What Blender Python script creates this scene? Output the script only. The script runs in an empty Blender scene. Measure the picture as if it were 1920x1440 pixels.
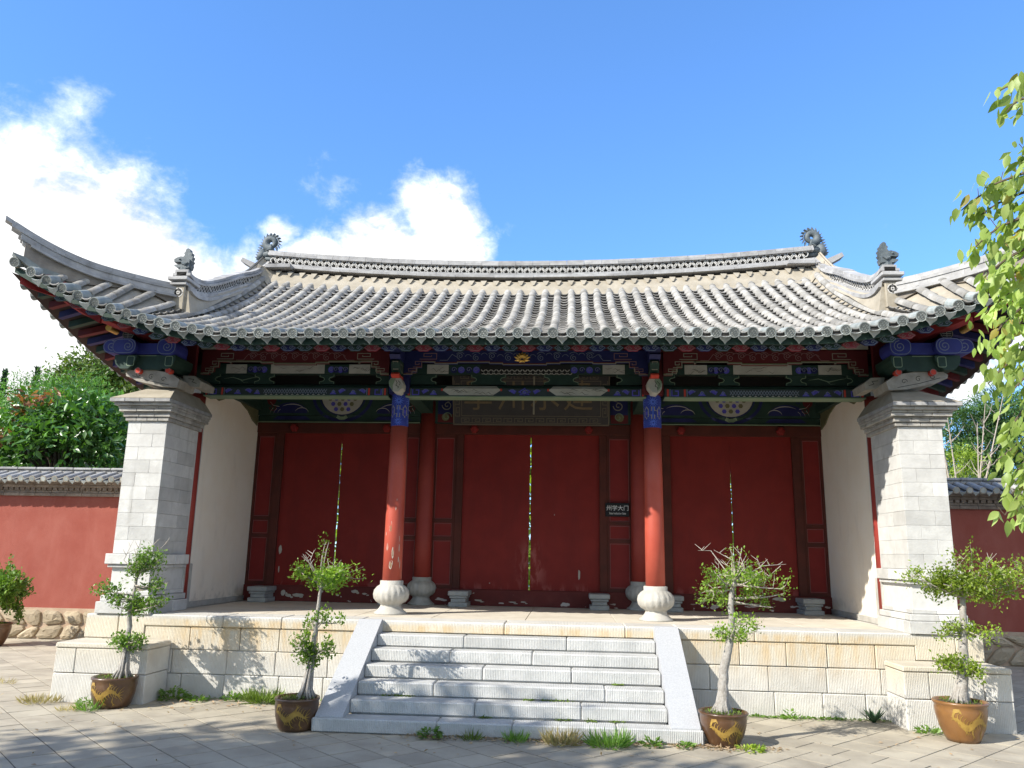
import bpy, math, random
import numpy as np
from mathutils import Vector, Matrix
random.seed(7); rng = np.random.default_rng(11)
S = bpy.context.scene
COL = S.collection
PI = math.pi
# ------------------------------------------------------------------ camera
PITCH, YAW, ROLL = .2127, .0747, .0192
CAMPOS = Vector((.5744, -9.0, 1.6015))
cy, sy, cp, sp, cr, sr = math.cos(YAW), math.sin(YAW), math.cos(PITCH), math.sin(PITCH), math.cos(ROLL), math.sin(ROLL)
rt = Vector((cy, sy, 0)); f0 = Vector((-sy, cy, 0))
fw = f0*cp + Vector((0, 0, sp)); up = -f0*sp + Vector((0, 0, cp))
r2 = rt*cr + up*sr; u2 = -rt*sr + up*cr
cam_d = bpy.data.cameras.new('camera'); cam = bpy.data.objects.new('camera', cam_d); COL.objects.link(cam)
cam.matrix_world = Matrix(((r2.x, u2.x, -fw.x, CAMPOS.x), (r2.y, u2.y, -fw.y, CAMPOS.y), (r2.z, u2.z, -fw.z, CAMPOS.z), (0, 0, 0, 1)))
cam_d.sensor_width = 36; cam_d.lens = 1484.6/1920*36; cam_d.clip_start = .05; cam_d.clip_end = 3000
S.camera = cam
# ------------------------------------------------------------------ light
SUNV = Vector((-1.32, -1.0, 1.19)).normalized()           # towards the sun
sun_el = math.asin(SUNV.z); sun_az = math.atan2(SUNV.x, SUNV.y)
sd = bpy.data.lights.new('sun', 'SUN'); sd.energy = 4.3; sd.angle = math.radians(.55); sd.color = (1, .955, .87)
so = bpy.data.objects.new('sun', sd); COL.objects.link(so)
so.rotation_euler = (-SUNV).to_track_quat('-Z', 'Y').to_euler(); so.location = (-20, -15, 25)
W = bpy.data.worlds.new('World'); S.world = W; W.use_nodes = True
S.view_settings.view_transform = 'Standard'; S.view_settings.look = 'None'
S.view_settings.gamma = 1; S.view_settings.use_curve_mapping = False
S.view_settings.exposure = .88
S.cycles.max_bounces = 6; S.cycles.diffuse_bounces = 4; S.cycles.transmission_bounces = 4; S.cycles.transparent_max_bounces = 4
S.cycles.use_denoising = True
SKY_STRENGTH = .15


class NT:
    """small helper for node trees"""
    def __init__(s, tree): s.t = tree; s.n = tree.nodes; s.l = tree.links
    def new(s, typ, **kw):
        n = s.n.new(typ)
        for k, v in kw.items():
            if k.startswith('_'): setattr(n, k[1:], v)
        return n
    def put(s, sock, v):
        if isinstance(v, bpy.types.NodeSocket): s.l.new(v, sock)
        elif isinstance(v, (tuple, list)) and len(v) == 3 and sock.type == 'RGBA': sock.default_value = (*v, 1)
        else: sock.default_value = v
    def math(s, op, a, b=0., c=0., clamp=False):
        n = s.n.new('ShaderNodeMath'); n.operation = op; n.use_clamp = clamp
        s.put(n.inputs[0], a); s.put(n.inputs[1], b); s.put(n.inputs[2], c); return n.outputs[0]
    def vmath(s, op, a, b=(0, 0, 0)):
        n = s.n.new('ShaderNodeVectorMath'); n.operation = op; s.put(n.inputs[0], a); s.put(n.inputs[1], b)
        return n.outputs[1] if op in ('DISTANCE', 'LENGTH', 'DOT_PRODUCT') else n.outputs[0]
    def noise(s, vec, scale, detail=4, rough=.55, dist=0.):
        n = s.n.new('ShaderNodeTexNoise'); s.put(n.inputs['Vector'], vec)
        n.inputs['Scale'].default_value = scale; n.inputs['Detail'].default_value = detail
        n.inputs['Roughness'].default_value = rough; n.inputs['Distortion'].default_value = dist
        return n.outputs['Fac']
    def ramp(s, fac, lo, hi, a=0., b=1., smooth=True):
        n = s.n.new('ShaderNodeMapRange'); n.interpolation_type = 'SMOOTHSTEP' if smooth else 'LINEAR'
        s.put(n.inputs[0], fac); s.put(n.inputs[1], lo); s.put(n.inputs[2], hi); s.put(n.inputs[3], a); s.put(n.inputs[4], b)
        return n.outputs[0]
    def mix(s, fac, a, b, mode='MIX'):
        n = s.n.new('ShaderNodeMix'); n.data_type = 'RGBA'; n.blend_type = mode
        s.put(n.inputs[0], fac); s.put(n.inputs[6], a); s.put(n.inputs[7], b); return n.outputs[2]
    def scale(s, vec, v):
        n = s.n.new('ShaderNodeMapping'); s.put(n.inputs[0], vec); n.inputs[3].default_value = v; return n.outputs[0]


# ------------------------------------------------------------------ sky: blue with cumulus banks in the direction of view and all round
w = NT(W.node_tree); w.n.clear()
out = w.new('ShaderNodeOutputWorld'); bg = w.new('ShaderNodeBackground')
sky = w.new('ShaderNodeTexSky'); sky.sky_type = 'NISHITA'; sky.sun_disc = False
sky.sun_elevation = sun_el; sky.sun_rotation = sun_az; sky.altitude = 1400; sky.air_density = .9; sky.dust_density = .15; sky.ozone_density = 4.5
hs = w.new('ShaderNodeHueSaturation'); hs.inputs['Hue'].default_value = .502; hs.inputs['Saturation'].default_value = 1.10; hs.inputs['Value'].default_value = 1.42
w.l.new(sky.outputs[0], hs.inputs['Color'])
geo = w.new('ShaderNodeNewGeometry'); DIR = w.vmath('SCALE', geo.outputs['Incoming']); DIR.node.inputs[3].default_value = -1
wn = w.new('ShaderNodeTexNoise'); w.put(wn.inputs['Vector'], DIR); wn.inputs['Scale'].default_value = 7; wn.inputs['Detail'].default_value = 6
warp = w.vmath('SCALE', w.vmath('SUBTRACT', wn.outputs['Color'], (.5, .5, .5))); warp.node.inputs[3].default_value = .13
DW = w.vmath('ADD', DIR, warp)
BLOBS = [(-0.58, 0.73, 0.339, 0.075, 1.0), (-0.54, 0.759, 0.337, 0.101, 1.0), (-0.598, 0.745, 0.271, 0.111, 1.0), (-0.499, 0.794, 0.321, 0.095, 1.0), (-0.461, 0.82, 0.312, 0.063, 1.0), (-0.577, 0.774, 0.234, 0.104, 0.95), (-0.484, 0.761, 0.406, 0.027, 0.55), (-0.416, 0.845, 0.309, 0.054, 0.75), (-0.372, 0.861, 0.321, 0.043, 0.6), (-0.543, 0.721, 0.394, 0.028, 0.45), (-0.341, 0.855, 0.366, 0.023, 0.6), (-0.523, 0.815, 0.222, 0.088, 0.9), (-0.291, 0.893, 0.34, 0.048, 0.85), (-0.32, 0.882, 0.343, 0.032, 0.8), (-0.228, 0.901, 0.364, 0.065, 0.95), (-0.176, 0.908, 0.373, 0.059, 0.95), (-0.162, 0.892, 0.415, 0.046, 0.8), (-0.187, 0.882, 0.425, 0.039, 0.65), (-0.137, 0.916, 0.369, 0.04, 0.7), (-0.285, 0.856, 0.427, 0.041, 0.36), (-0.282, 0.872, 0.397, 0.035, 0.36), (-0.572, 0.693, 0.413, 0.029, 0.5), (-0.413, 0.793, 0.423, 0.009, 0.4), (-0.437, 0.796, 0.392, 0.009, 0.5), (-0.085, 0.915, 0.394, 0.026, 0.3), (0.349, 0.868, 0.353, 0.027, 0.25), (-0.663, 0.679, 0.29, 0.15, 1.0), (-0.57, 0.8, 0.18, 0.16, 1.0), (-0.66, 0.74, 0.12, 0.15, 0.9), (-0.45, 0.87, 0.2, 0.1, 0.8), (0.441, 0.874, 0.203, 0.058, 0.8), (0.408, 0.881, 0.241, 0.041, 0.5), (0.467, 0.853, 0.233, 0.042, 0.7),
         (.8, .55, .25, .14, .9), (.95, .1, .3, .2, .9), (.7, -.65, .3, .2, .9), (.1, -.95, .3, .22, .95), (-.5, -.8, .35, .18, .9), (-.93, -.2, .3, .22, .95), (-.9, .25, .35, .18, .9), (.3, -.6, .74, .3, .9), (-.5, -.35, .8, .25, .85), (.75, -.2, .6, .28, .9), (-.1, -.8, .55, .3, .95), (-.75, -.4, .5, .25, .9), (.55, -.75, .5, .25, .9)]  # unseen clouds, partly added and enlarged to whiten and brighten the fill light
mask = None
for x, y, z, r, wt in BLOBS:
    v = Vector((x, y, z)).normalized()
    d = w.vmath('DISTANCE', DW, tuple(v))
    m = w.ramp(d, r*.1, r*1.75, wt, 0.)
    mask = m if mask is None else w.math('MAXIMUM', mask, m)
n1 = w.noise(DIR, 9, 9, .62, .4); n2 = w.noise(w.scale(DIR, (1, 1, 1.5)), 26, 8, .65, .3)
n3 = w.noise(w.scale(DIR, (1, 1, 1.3)), 70, 6, .7, .5)
dens = w.math('ADD', w.math('MULTIPLY', mask, 1.35), w.math('ADD', w.math('MULTIPLY', w.math('SUBTRACT', n1, .5), 1.25), w.math('ADD', w.math('MULTIPLY', w.math('SUBTRACT', n2, .5), .75), w.math('MULTIPLY', w.math('SUBTRACT', n3, .5), .28))))
cover = w.ramp(dens, .30, 1.0); cover = w.math('MULTIPLY', cover, w.ramp(mask, .01, .2))
cloudv = w.ramp(w.math('ADD', w.math('MULTIPLY', n1, .6), w.math('MULTIPLY', n2, .4)), .32, .62, .76, 1.15)
cc = w.mix(w.ramp(cover, .5, 1.), (.80, .88, 1.0), (1., 1., 1.0))
b1 = w.mix(1., hs.outputs[0], (SKY_STRENGTH*2,)*3, 'MULTIPLY')
gm = w.new('ShaderNodeGamma'); w.put(gm.inputs[0], b1); gm.inputs[1].default_value = .75
b1 = w.mix(1., gm.outputs[0], (.325, .425, .53), 'MULTIPLY')
b2 = w.mix(1., cc, (.74,)*3, 'MULTIPLY'); cvc = w.new('ShaderNodeCombineColor')
for i in range(3): w.put(cvc.inputs[i], cloudv)
b3 = w.mix(1., b2, cvc.outputs[0], 'MULTIPLY')
w.put(bg.inputs['Color'], w.mix(cover, b1, b3)); bg.inputs['Strength'].default_value = 1.0
w.l.new(bg.outputs[0], out.inputs[0])

# ------------------------------------------------------------------ materials
MATS = {}


def mat(name, c1, c2=None, scale=6., rough=.8, bump=.0, bscale=60., rand=.0, dirt=0., dirtc=(.12, .1, .08), dscale=3., isl=0., spec=.3, metal=0., chisel=0., coat=0., fn=None):
    if name in MATS: return MATS[name]
    m = bpy.data.materials.new(name); m.use_nodes = True; MATS[name] = m
    t = NT(m.node_tree); b = t.n['Principled BSDF']
    pos = t.new('ShaderNodeNewGeometry').outputs['Position']
    c = t.mix(t.ramp(t.noise(pos, scale, 5, .6), .3, .7), c1, c2) if c2 else None
    col = c if c is not None else t.mix(0., c1, c1)
    if dirt:
        dn = t.noise(pos, dscale, 7, .68, .6)
        col = t.mix(t.ramp(dn, .52, .72, 0., dirt), col, dirtc)
    if rand or isl:
        k = None
        if rand:
            oi = t.new('ShaderNodeObjectInfo').outputs['Random']; k = t.ramp(oi, 0., 1., 1-rand, 1+rand, False)
        if isl:
            gi = t.new('ShaderNodeNewGeometry').outputs['Random Per Island']; k2 = t.ramp(gi, 0., 1., 1-isl, 1+isl, False)
            k = k2 if k is None else t.math('MULTIPLY', k, k2)
        cv = t.new('ShaderNodeCombineColor')
        for i in range(3): t.put(cv.inputs[i], k)
        col = t.mix(1., col, cv.outputs[0], 'MULTIPLY')
    if fn: col = fn(t, pos, col, b)
    t.put(b.inputs['Base Color'], col)
    b.inputs['Roughness'].default_value = rough; b.inputs['Metallic'].default_value = metal
    b.inputs['Specular IOR Level'].default_value = spec
    if coat: b.inputs['Coat Weight'].default_value = coat; b.inputs['Coat Roughness'].default_value = .25
    if bump or chisel:
        h = t.math('MULTIPLY', t.noise(pos, bscale, 4, .6), bump)
        if chisel:
            wv = t.new('ShaderNodeTexWave'); wv.wave_type = 'BANDS'; wv.bands_direction = 'X'
            t.put(wv.inputs['Vector'], pos); wv.inputs['Scale'].default_value = 19; wv.inputs['Distortion'].default_value = 2.2
            wv.inputs['Detail'].default_value = 2; wv.inputs['Detail Scale'].default_value = 2.5
            pn = t.noise(pos, 28, 3, .6)
            h = t.math('ADD', h, t.math('ADD', t.math('MULTIPLY', wv.outputs['Fac'], chisel*.6), t.math('MULTIPLY', pn, chisel)))
        bp = t.new('ShaderNodeBump'); bp.inputs['Strength'].default_value = 1.; bp.inputs['Distance'].default_value = .01
        t.put(bp.inputs['Height'], h); t.l.new(bp.outputs[0], b.inputs['Normal'])
    return m


def leafmat(name, c1, c2, trans=.35, rough=.45, c3=None, spec=.5):
    m = bpy.data.materials.new(name); m.use_nodes = True; MATS[name] = m
    t = NT(m.node_tree); b = t.n['Principled BSDF']; o = t.n['Material Output']
    g = t.new('ShaderNodeNewGeometry'); oi = t.new('ShaderNodeObjectInfo')
    k = t.math('FRACT', t.math('ADD', g.outputs['Random Per Island'], oi.outputs['Random']))
    col = t.mix(k, c1, c2)
    if c3: col = t.mix(t.ramp(k, .95, .97), col, c3)
    big = t.noise(g.outputs['Position'], 1.3, 2); cv = t.new('ShaderNodeCombineColor'); kk = t.ramp(big, .3, .7, .72, 1.25)
    for i in range(3): t.put(cv.inputs[i], kk)
    col = t.mix(1., col, cv.outputs[0], 'MULTIPLY')
    t.put(b.inputs['Base Color'], col); b.inputs['Roughness'].default_value = rough; b.inputs['Specular IOR Level'].default_value = spec
    tr = t.new('ShaderNodeBsdfTranslucent'); t.put(tr.inputs['Color'], t.mix(1., col, (1.5, 1.6, .6), 'MULTIPLY'))
    mx = t.new('ShaderNodeMixShader'); mx.inputs[0].default_value = trans
    t.l.new(b.outputs[0], mx.inputs[1]); t.l.new(tr.outputs[0], mx.inputs[2]); t.l.new(mx.outputs[0], o.inputs['Surface'])
    return m


def rust(t, pos, col, b):                 # ochre seepage stains running down from the coping
    sx = t.new('ShaderNodeSeparateXYZ'); t.put(sx.inputs[0], pos)
    streak = t.noise(t.scale(pos, (3.2, 3.2, .7)), 2.2, 5, .65, .5)
    hz = t.ramp(sx.outputs['Z'], .25, .74, 0., 1.)
    top = t.ramp(sx.outputs['Z'], .86, .8, 0., 1.)
    band = t.math('MULTIPLY', t.ramp(t.math('ABSOLUTE', t.math('SUBTRACT', sx.outputs['Z'], .74)), .0, .05, .9, 0.), t.ramp(t.noise(pos, 4., 4), .42, .6))
    m = t.math('MULTIPLY', t.math('MULTIPLY', t.ramp(streak, .40, .68), hz), .85)
    m = t.math('MAXIMUM', m, band); m = t.math('MULTIPLY', m, t.math('MULTIPLY', top, t.ramp(t.math('ABSOLUTE', sx.outputs['X']), 4.2, 3.6, 0., 1.)))
    soft = t.mix(t.math('MULTIPLY', t.math('MULTIPLY', hz, .45), top), col, (.58, .47, .28))
    return t.mix(t.math('MULTIPLY', m, .6), soft, (.50, .31, .10))


def peel(amount, zlo, zhi, white=(.6, .56, .5), sc=(9, 9, 4)):
    def fn(t, pos, col, b):
        sx = t.new('ShaderNodeSeparateXYZ'); t.put(sx.inputs[0], pos)
        n = t.noise(t.scale(pos, sc), 1., 3, .5, .2)
        zz = t.math('MULTIPLY', t.ramp(sx.outputs['Z'], zlo, zlo+.06), t.ramp(sx.outputs['Z'], zhi, zhi-.25))
        k = t.math('MULTIPLY', t.ramp(n, 1-amount, 1-amount+.015), t.math('GREATER_THAN', zz, .4))
        fade = t.ramp(t.noise(pos, 3., 5), .5, .75, 0., .25)
        return t.mix(k, t.mix(fade, col, (.30, .09, .075)), white)
    return fn


def doorwear(t, pos, col, b):            # rubbed, bleached lacquer round the meeting edges of the centre doors and along the foot
    sx = t.new('ShaderNodeSeparateXYZ'); t.put(sx.inputs[0], pos)
    dx = t.math('MULTIPLY', sx.outputs['X'], 3.2); dz = t.math('MULTIPLY', t.math('SUBTRACT', sx.outputs['Z'], 1.42), 1.9)
    d = t.math('SQRT', t.math('ADD', t.math('MULTIPLY', dx, dx), t.math('MULTIPLY', dz, dz)))
    n = t.noise(t.scale(pos, (7., 7., 2.6)), 1., 5, .65, .4)
    k = t.math('MULTIPLY', t.ramp(d, 1., .25), t.ramp(n, .46, .6))
    k = t.math('MAXIMUM', k, t.math('MULTIPLY', t.ramp(sx.outputs['Z'], 1.24, 1.1, 0., .7), t.ramp(n, .48, .62)))
    n2 = t.noise(t.scale(pos, (2.5, 2.5, .6)), 1.6, 6, .7, .3)
    c = t.mix(t.ramp(n2, .42, .72, 0., .45), col, (.13, .012, .010))
    return t.mix(t.math('MULTIPLY', k, .55), c, (.40, .13, .115))


def redwash(t, pos, col, b):              # old lime wash: paler bloom and streaks
    n = t.noise(t.scale(pos, (1.2, 1.2, .45)), 2., 6, .65, .4); n2 = t.noise(pos, 9., 5, .7)
    c = t.mix(t.ramp(n, .38, .72, 0., .42), col, (.34, .125, .095))
    return t.mix(t.ramp(n2, .55, .8, 0., .3), c, (.20, .06, .046))


def limewash(t, pos, col, b):
    n = t.noise(t.scale(pos, (2., 2., .6)), 2.2, 6, .65, .4)
    sx = t.new('ShaderNodeSeparateXYZ'); t.put(sx.inputs[0], pos)
    c = t.mix(t.ramp(n, .5, .8, 0., .25), col, (.52, .47, .40))
    return t.mix(t.math('MULTIPLY', t.ramp(sx.outputs['Z'], 1.25, .87, 0., 1.), t.ramp(t.noise(pos, 7., 5), .45, .65, 0., .5)), c, (.42, .37, .30))


TILE = mat('grey_roof_tile', (.22, .212, .196), (.32, .31, .288), 9, .85, .35, 45, rand=.28, dirt=.6, dirtc=(.20, .18, .16), dscale=5, isl=.22)
TILEG = mat('glazed_eave_tile', (.20, .225, .215), (.31, .33, .315), 9, .7, .3, 60, rand=.28, dirt=.35, dirtc=(.36, .34, .30), dscale=8)
TILEF = mat('stamped_eave_disc', (.25, .275, .262), (.36, .375, .357), 12, .8, .3, 60, rand=.3, dirt=.4, dirtc=(.34, .32, .28), dscale=9)
TILELN = mat('stamped_relief_shade', (.10, .11, .105), None)
GAPSHADE = mat('tile_gap_shade', (.045, .042, .038), (.065, .06, .055), 12, .95)  # near-black colour imitates the shadow in the gaps under the pan-tile lips
PAN = mat('pan_tile', (.20, .195, .185), (.28, .27, .255), 9, .9, .2, 45, isl=.3)
def streaks(t, pos, col, b):             # rain streaks
    n = t.noise(t.scale(pos, (7., 7., .5)), 1.6, 5, .6, .3); n2 = t.noise(pos, 1.7, 4, .6)
    k = t.math('MULTIPLY', t.ramp(n, .50, .74, 0., .55), t.ramp(n2, .4, .65))
    return t.mix(k, col, (.30, .285, .255))
MORTARD = mat('weathered_shaded_mortar', (.20, .175, .15), (.29, .26, .22), 6, .95, .5, 30, dirt=.5, dirtc=(.13, .115, .1))  # weathered tone, darkened further to paint in the shadow under the hip lip
MORTAR = mat('lime_mortar', (.30, .265, .205), (.38, .34, .27), 5, .95, .5, 30, dirt=.5, dirtc=(.28, .25, .2))
RIDGE = mat('ridge_tile_grey', (.29, .285, .28), (.39, .385, .375), 8, .85, .3, 40, rand=.16, dirt=.55, dirtc=(.17, .16, .145), dscale=6, isl=.15)
LATT = mat('pale_lattice', (.50, .49, .46), (.60, .58, .54), 20, .85)
DARKGAP = mat('dark_gap', (.06, .058, .055), None)
DRAGON = mat('dark_glazed_clay', (.075, .095, .105), (.14, .16, .165), 14, .6, .5, 90, spec=.4)
BRICKM = mat('pale_grey_brick', (.47, .46, .435), (.57, .56, .53), 5, .85, .35, 50, rand=.13, dirt=.45, dirtc=(.36, .345, .31), dscale=5, fn=streaks)
BRICKJ = mat('brick_joint', (.50, .49, .46), (.58, .57, .54), 10, .9)
CAPB = mat('weathered_cap_brick', (.30, .28, .25), (.42, .40, .36), 8, .9, .5, 40, rand=.15, dirt=.5, dirtc=(.14, .13, .11), dscale=7)
PLASTER = mat('white_plaster', (.87, .775, .64), (.89, .81, .69), 3, .9, .25, 70, fn=limewash)
STONE = mat('tooled_white_stone', (.475, .455, .415), (.565, .545, .50), 4, .85, .25, 70, rand=.07, dirt=.3, dirtc=(.45, .41, .34), dscale=4, chisel=.36, fn=rust)
STEPM = mat('tooled_step_granite', (.40, .40, .385), (.51, .505, .485), 5, .85, .25, 80, rand=.05, dirt=.35, dirtc=(.42, .40, .36), dscale=3.5, chisel=.42)
CHEEK = mat('smooth_granite', (.355, .36, .37), (.45, .455, .465), 90, .7, .1, 120, dirt=.2, dirtc=(.42, .42, .42))
FLOORS = mat('porch_floor_stone', (.52, .465, .38), (.63, .575, .48), 3, .8, .2, 50, dirt=.4, dirtc=(.36, .31, .25))
BASESTONE = mat('carved_base_stone', (.36, .345, .31), (.47, .45, .41), 8, .8, .3, 60, dirt=.35, dirtc=(.34, .31, .26))
DOORSTONE = mat('door_stone_grey', (.26, .27, .265), (.36, .37, .36), 8, .85, .3, 60)
REDCOL = mat('red_column_lacquer', (.27, .037, .028), (.32, .048, .034), 3, .55, .08, 60, spec=.35)
REDDOOR = mat('dark_red_door_lacquer', (.18, .0135, .010), (.215, .018, .013), 3, .6, .06, 50, spec=.25, fn=doorwear)
REDFRAME = mat('brown_red_frame', (.07, .018, .012), (.10, .023, .015), 4, .6, .05, 50, spec=.25)
REDPANEL = mat('red_panel', (.18, .014, .012), (.21, .018, .015), 4, .6, spec=.25)
THRESH = mat('flaking_threshold', (.10, .016, .013), (.13, .02, .016), 4, .65, .1, 40, fn=peel(.36, .84, 1.16, (.50, .44, .40), (5, 5, 14)))
REDWALL = mat('red_lime_wall', (.25, .062, .044), (.285, .08, .058), 2, .92, .35, 60, fn=redwash)
RUBBLE = mat('rubble_stone', (.32, .255, .17), (.41, .335, .235), 4, .9, .9, 22, rand=.16, dirt=.4, dirtc=(.26, .2, .15), dscale=8)
RUBJOINT = mat('rubble_mortar', (.36, .25, .17), (.44, .33, .24), 6, .95, .4, 30)
CORBEL = mat('shaded_carved_stone', (.26, .24, .205), (.36, .335, .29), 9, .85, .3, 60, dirt=.4, dirtc=(.16, .14, .12))  # eave shadow put into the stone colour, with dirt blotches over it
CORNICE = mat('brown_cornice_brick', (.20, .155, .12), (.30, .245, .2), 9, .9, .4, 40, rand=.2)
WALLTILE = mat('wall_tile', (.27, .265, .25), (.38, .37, .35), 9, .8, .3, 45, rand=.2)
PAVE = mat('grey_paving', (.33, .29, .225), (.42, .375, .29), 2.5, .9, .3, 80, rand=.10, isl=.10, dirt=.5, dirtc=(.25, .215, .165), dscale=2.2)
PAVEJ = mat('paving_joint_dirt', (.075, .066, .052), (.12, .105, .08), 5, .95)
FARG = mat('courtyard_paving', (.40, .36, .28), (.48, .44, .34), 1.2, .9)
P_RED = mat('paint_red', (.09, .010, .012), (.115, .014, .016), 6, .6)
P_BLUEB = mat('bracket_blue', (.022, .026, .17), (.03, .038, .21), 6, .5)
P_BLUE = mat('paint_blue', (.013, .015, .075), (.02, .024, .105), 6, .55)
P_LBLUE = mat('paint_light_blue', (.07, .13, .52), (.10, .17, .6), 20, .55)
P_VIOL = mat('paint_violet_blue', (.07, .06, .38), (.10, .09, .46), 20, .55)
P_GREEN = mat('paint_green', (.016, .038, .028), (.024, .053, .039), 6, .6)
P_LGREEN = mat('paint_pale_green', (.16, .22, .14), (.20, .26, .17), 6, .6)
P_OLIVE = mat('paint_olive', (.13, .125, .06), (.16, .15, .08), 9, .6)
P_WHITE = mat('paint_white', (.38, .36, .305), (.46, .44, .375), 6, .65)
P_CREAM = mat('paint_cream_line', (.27, .25, .19), None)
P_PINK = mat('paint_dull_pink', (.24, .13, .125), None)
P_GREY = mat('paint_blue_grey_line', (.17, .195, .25), None)
P_BLACK = mat('paint_black', (.018, .018, .017), None)
P_BRIGHT = mat('paint_bright_red', (.50, .055, .035), None)
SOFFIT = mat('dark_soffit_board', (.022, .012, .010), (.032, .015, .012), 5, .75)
REDBOARD = mat('red_eave_board', (.24, .022, .022), (.28, .028, .027), 5, .7)
GOLD = mat('gold_paint', (.62, .36, .06), (.74, .46, .10), 20, .4, spec=.6, metal=.25)
PLQ = mat('dark_name_board', (.026, .023, .022), (.036, .032, .03), 8, .55)
PLQGOLD = mat('worn_gilt', (.105, .075, .035), (.14, .10, .05), 20, .55)
BRONZE = mat('dull_gilt_border', (.115, .095, .068), None)
SIGNB = mat('black_sign_plate', (.012, .011, .012), None, rough=.35)
SIGNW = mat('white_lettering', (.75, .73, .72), None)
GLAZE = mat('brown_pot_glaze', (.065, .030, .013), (.105, .05, .02), 6, .35, .15, 30, spec=.5, coat=.3, dirt=.4, dirtc=(.19, .12, .07), dscale=6)
GLAZEL = mat('golden_brown_pot_glaze', (.17, .075, .022), (.225, .105, .03), 6, .35, .15, 30, spec=.5, coat=.3, dirt=.25, dirtc=(.2, .12, .06), dscale=6)
POTGOLD = mat('ochre_relief', (.26, .155, .035), (.36, .23, .05), 20, .5)
SOIL = mat('potting_soil', (.055, .04, .025), (.09, .065, .04), 20, .95, .8, 50)
BARK = mat('grey_bark', (.26, .235, .205), (.38, .355, .32), 25, .9, .8, 60)
BARKD = mat('dark_bark', (.09, .07, .05), (.14, .11, .08), 20, .9, .8, 40)
TWIG = mat('pale_twig', (.34, .29, .24), (.42, .37, .31), 20, .9)
LF_POT = leafmat('small_glossy_leaf', (.12, .23, .025), (.25, .36, .04), .35)
LF_POTD = leafmat('darker_small_leaf', (.085, .18, .025), (.17, .27, .04), .3)
LF_YEL = leafmat('yellow_green_leaf', (.17, .27, .03), (.30, .38, .045), .38)
LF_BROAD = leafmat('broad_leaf', (.045, .125, .022), (.10, .22, .035), .28, .32, spec=.7)
LF_RUST = leafmat('rusty_leaf', (.24, .085, .035), (.32, .15, .06), .3)
LF_FEATH = leafmat('feathery_leaf', (.09, .21, .05), (.15, .30, .075), .4)
LF_TALL = leafmat('olive_leaf', (.075, .13, .025), (.15, .21, .04), .3)
LF_CYP = leafmat('cypress_leaf', (.020, .05, .022), (.035, .075, .03), .15)
LF_MIM = leafmat('fine_leaf', (.05, .125, .035), (.10, .19, .05), .35)
LF_FORE = leafmat('hanging_leaf', (.24, .34, .07), (.42, .50, .17), .42, .45, c3=(.34, .28, .07))
LF_WEED = leafmat('weed_leaf', (.09, .19, .03), (.17, .29, .05), .35)
LF_DRY = leafmat('dry_grass', (.30, .24, .11), (.42, .35, .18), .3, .8)
LF_LITTER = leafmat('fallen_leaf', (.30, .20, .12), (.46, .34, .22), .2, .8)
LF_MOSS = leafmat('moss', (.09, .15, .02), (.17, .24, .04), .2, .9)
LF_ALOE = leafmat('succulent_leaf', (.05, .13, .05), (.08, .18, .07), .15, .5)

# ------------------------------------------------------------------ object helpers
WL = {}                                   # world location of each object, for parenting


def link(o, parent=None, loc=None):
    COL.objects.link(o)
    loc = Vector(loc if loc is not None else (0, 0, 0))
    if parent is not None:
        o.parent = parent; o.location = loc - WL[parent.name]
    else: o.location = loc
    WL[o.name] = loc
    return o


def thing(name, label, cat, loc, group=None):
    o = bpy.data.objects.new(name, None); o.empty_display_size = .2; link(o, None, loc)
    o['label'] = label; o['category'] = cat
    if group: o['group'] = group
    return o


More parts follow.
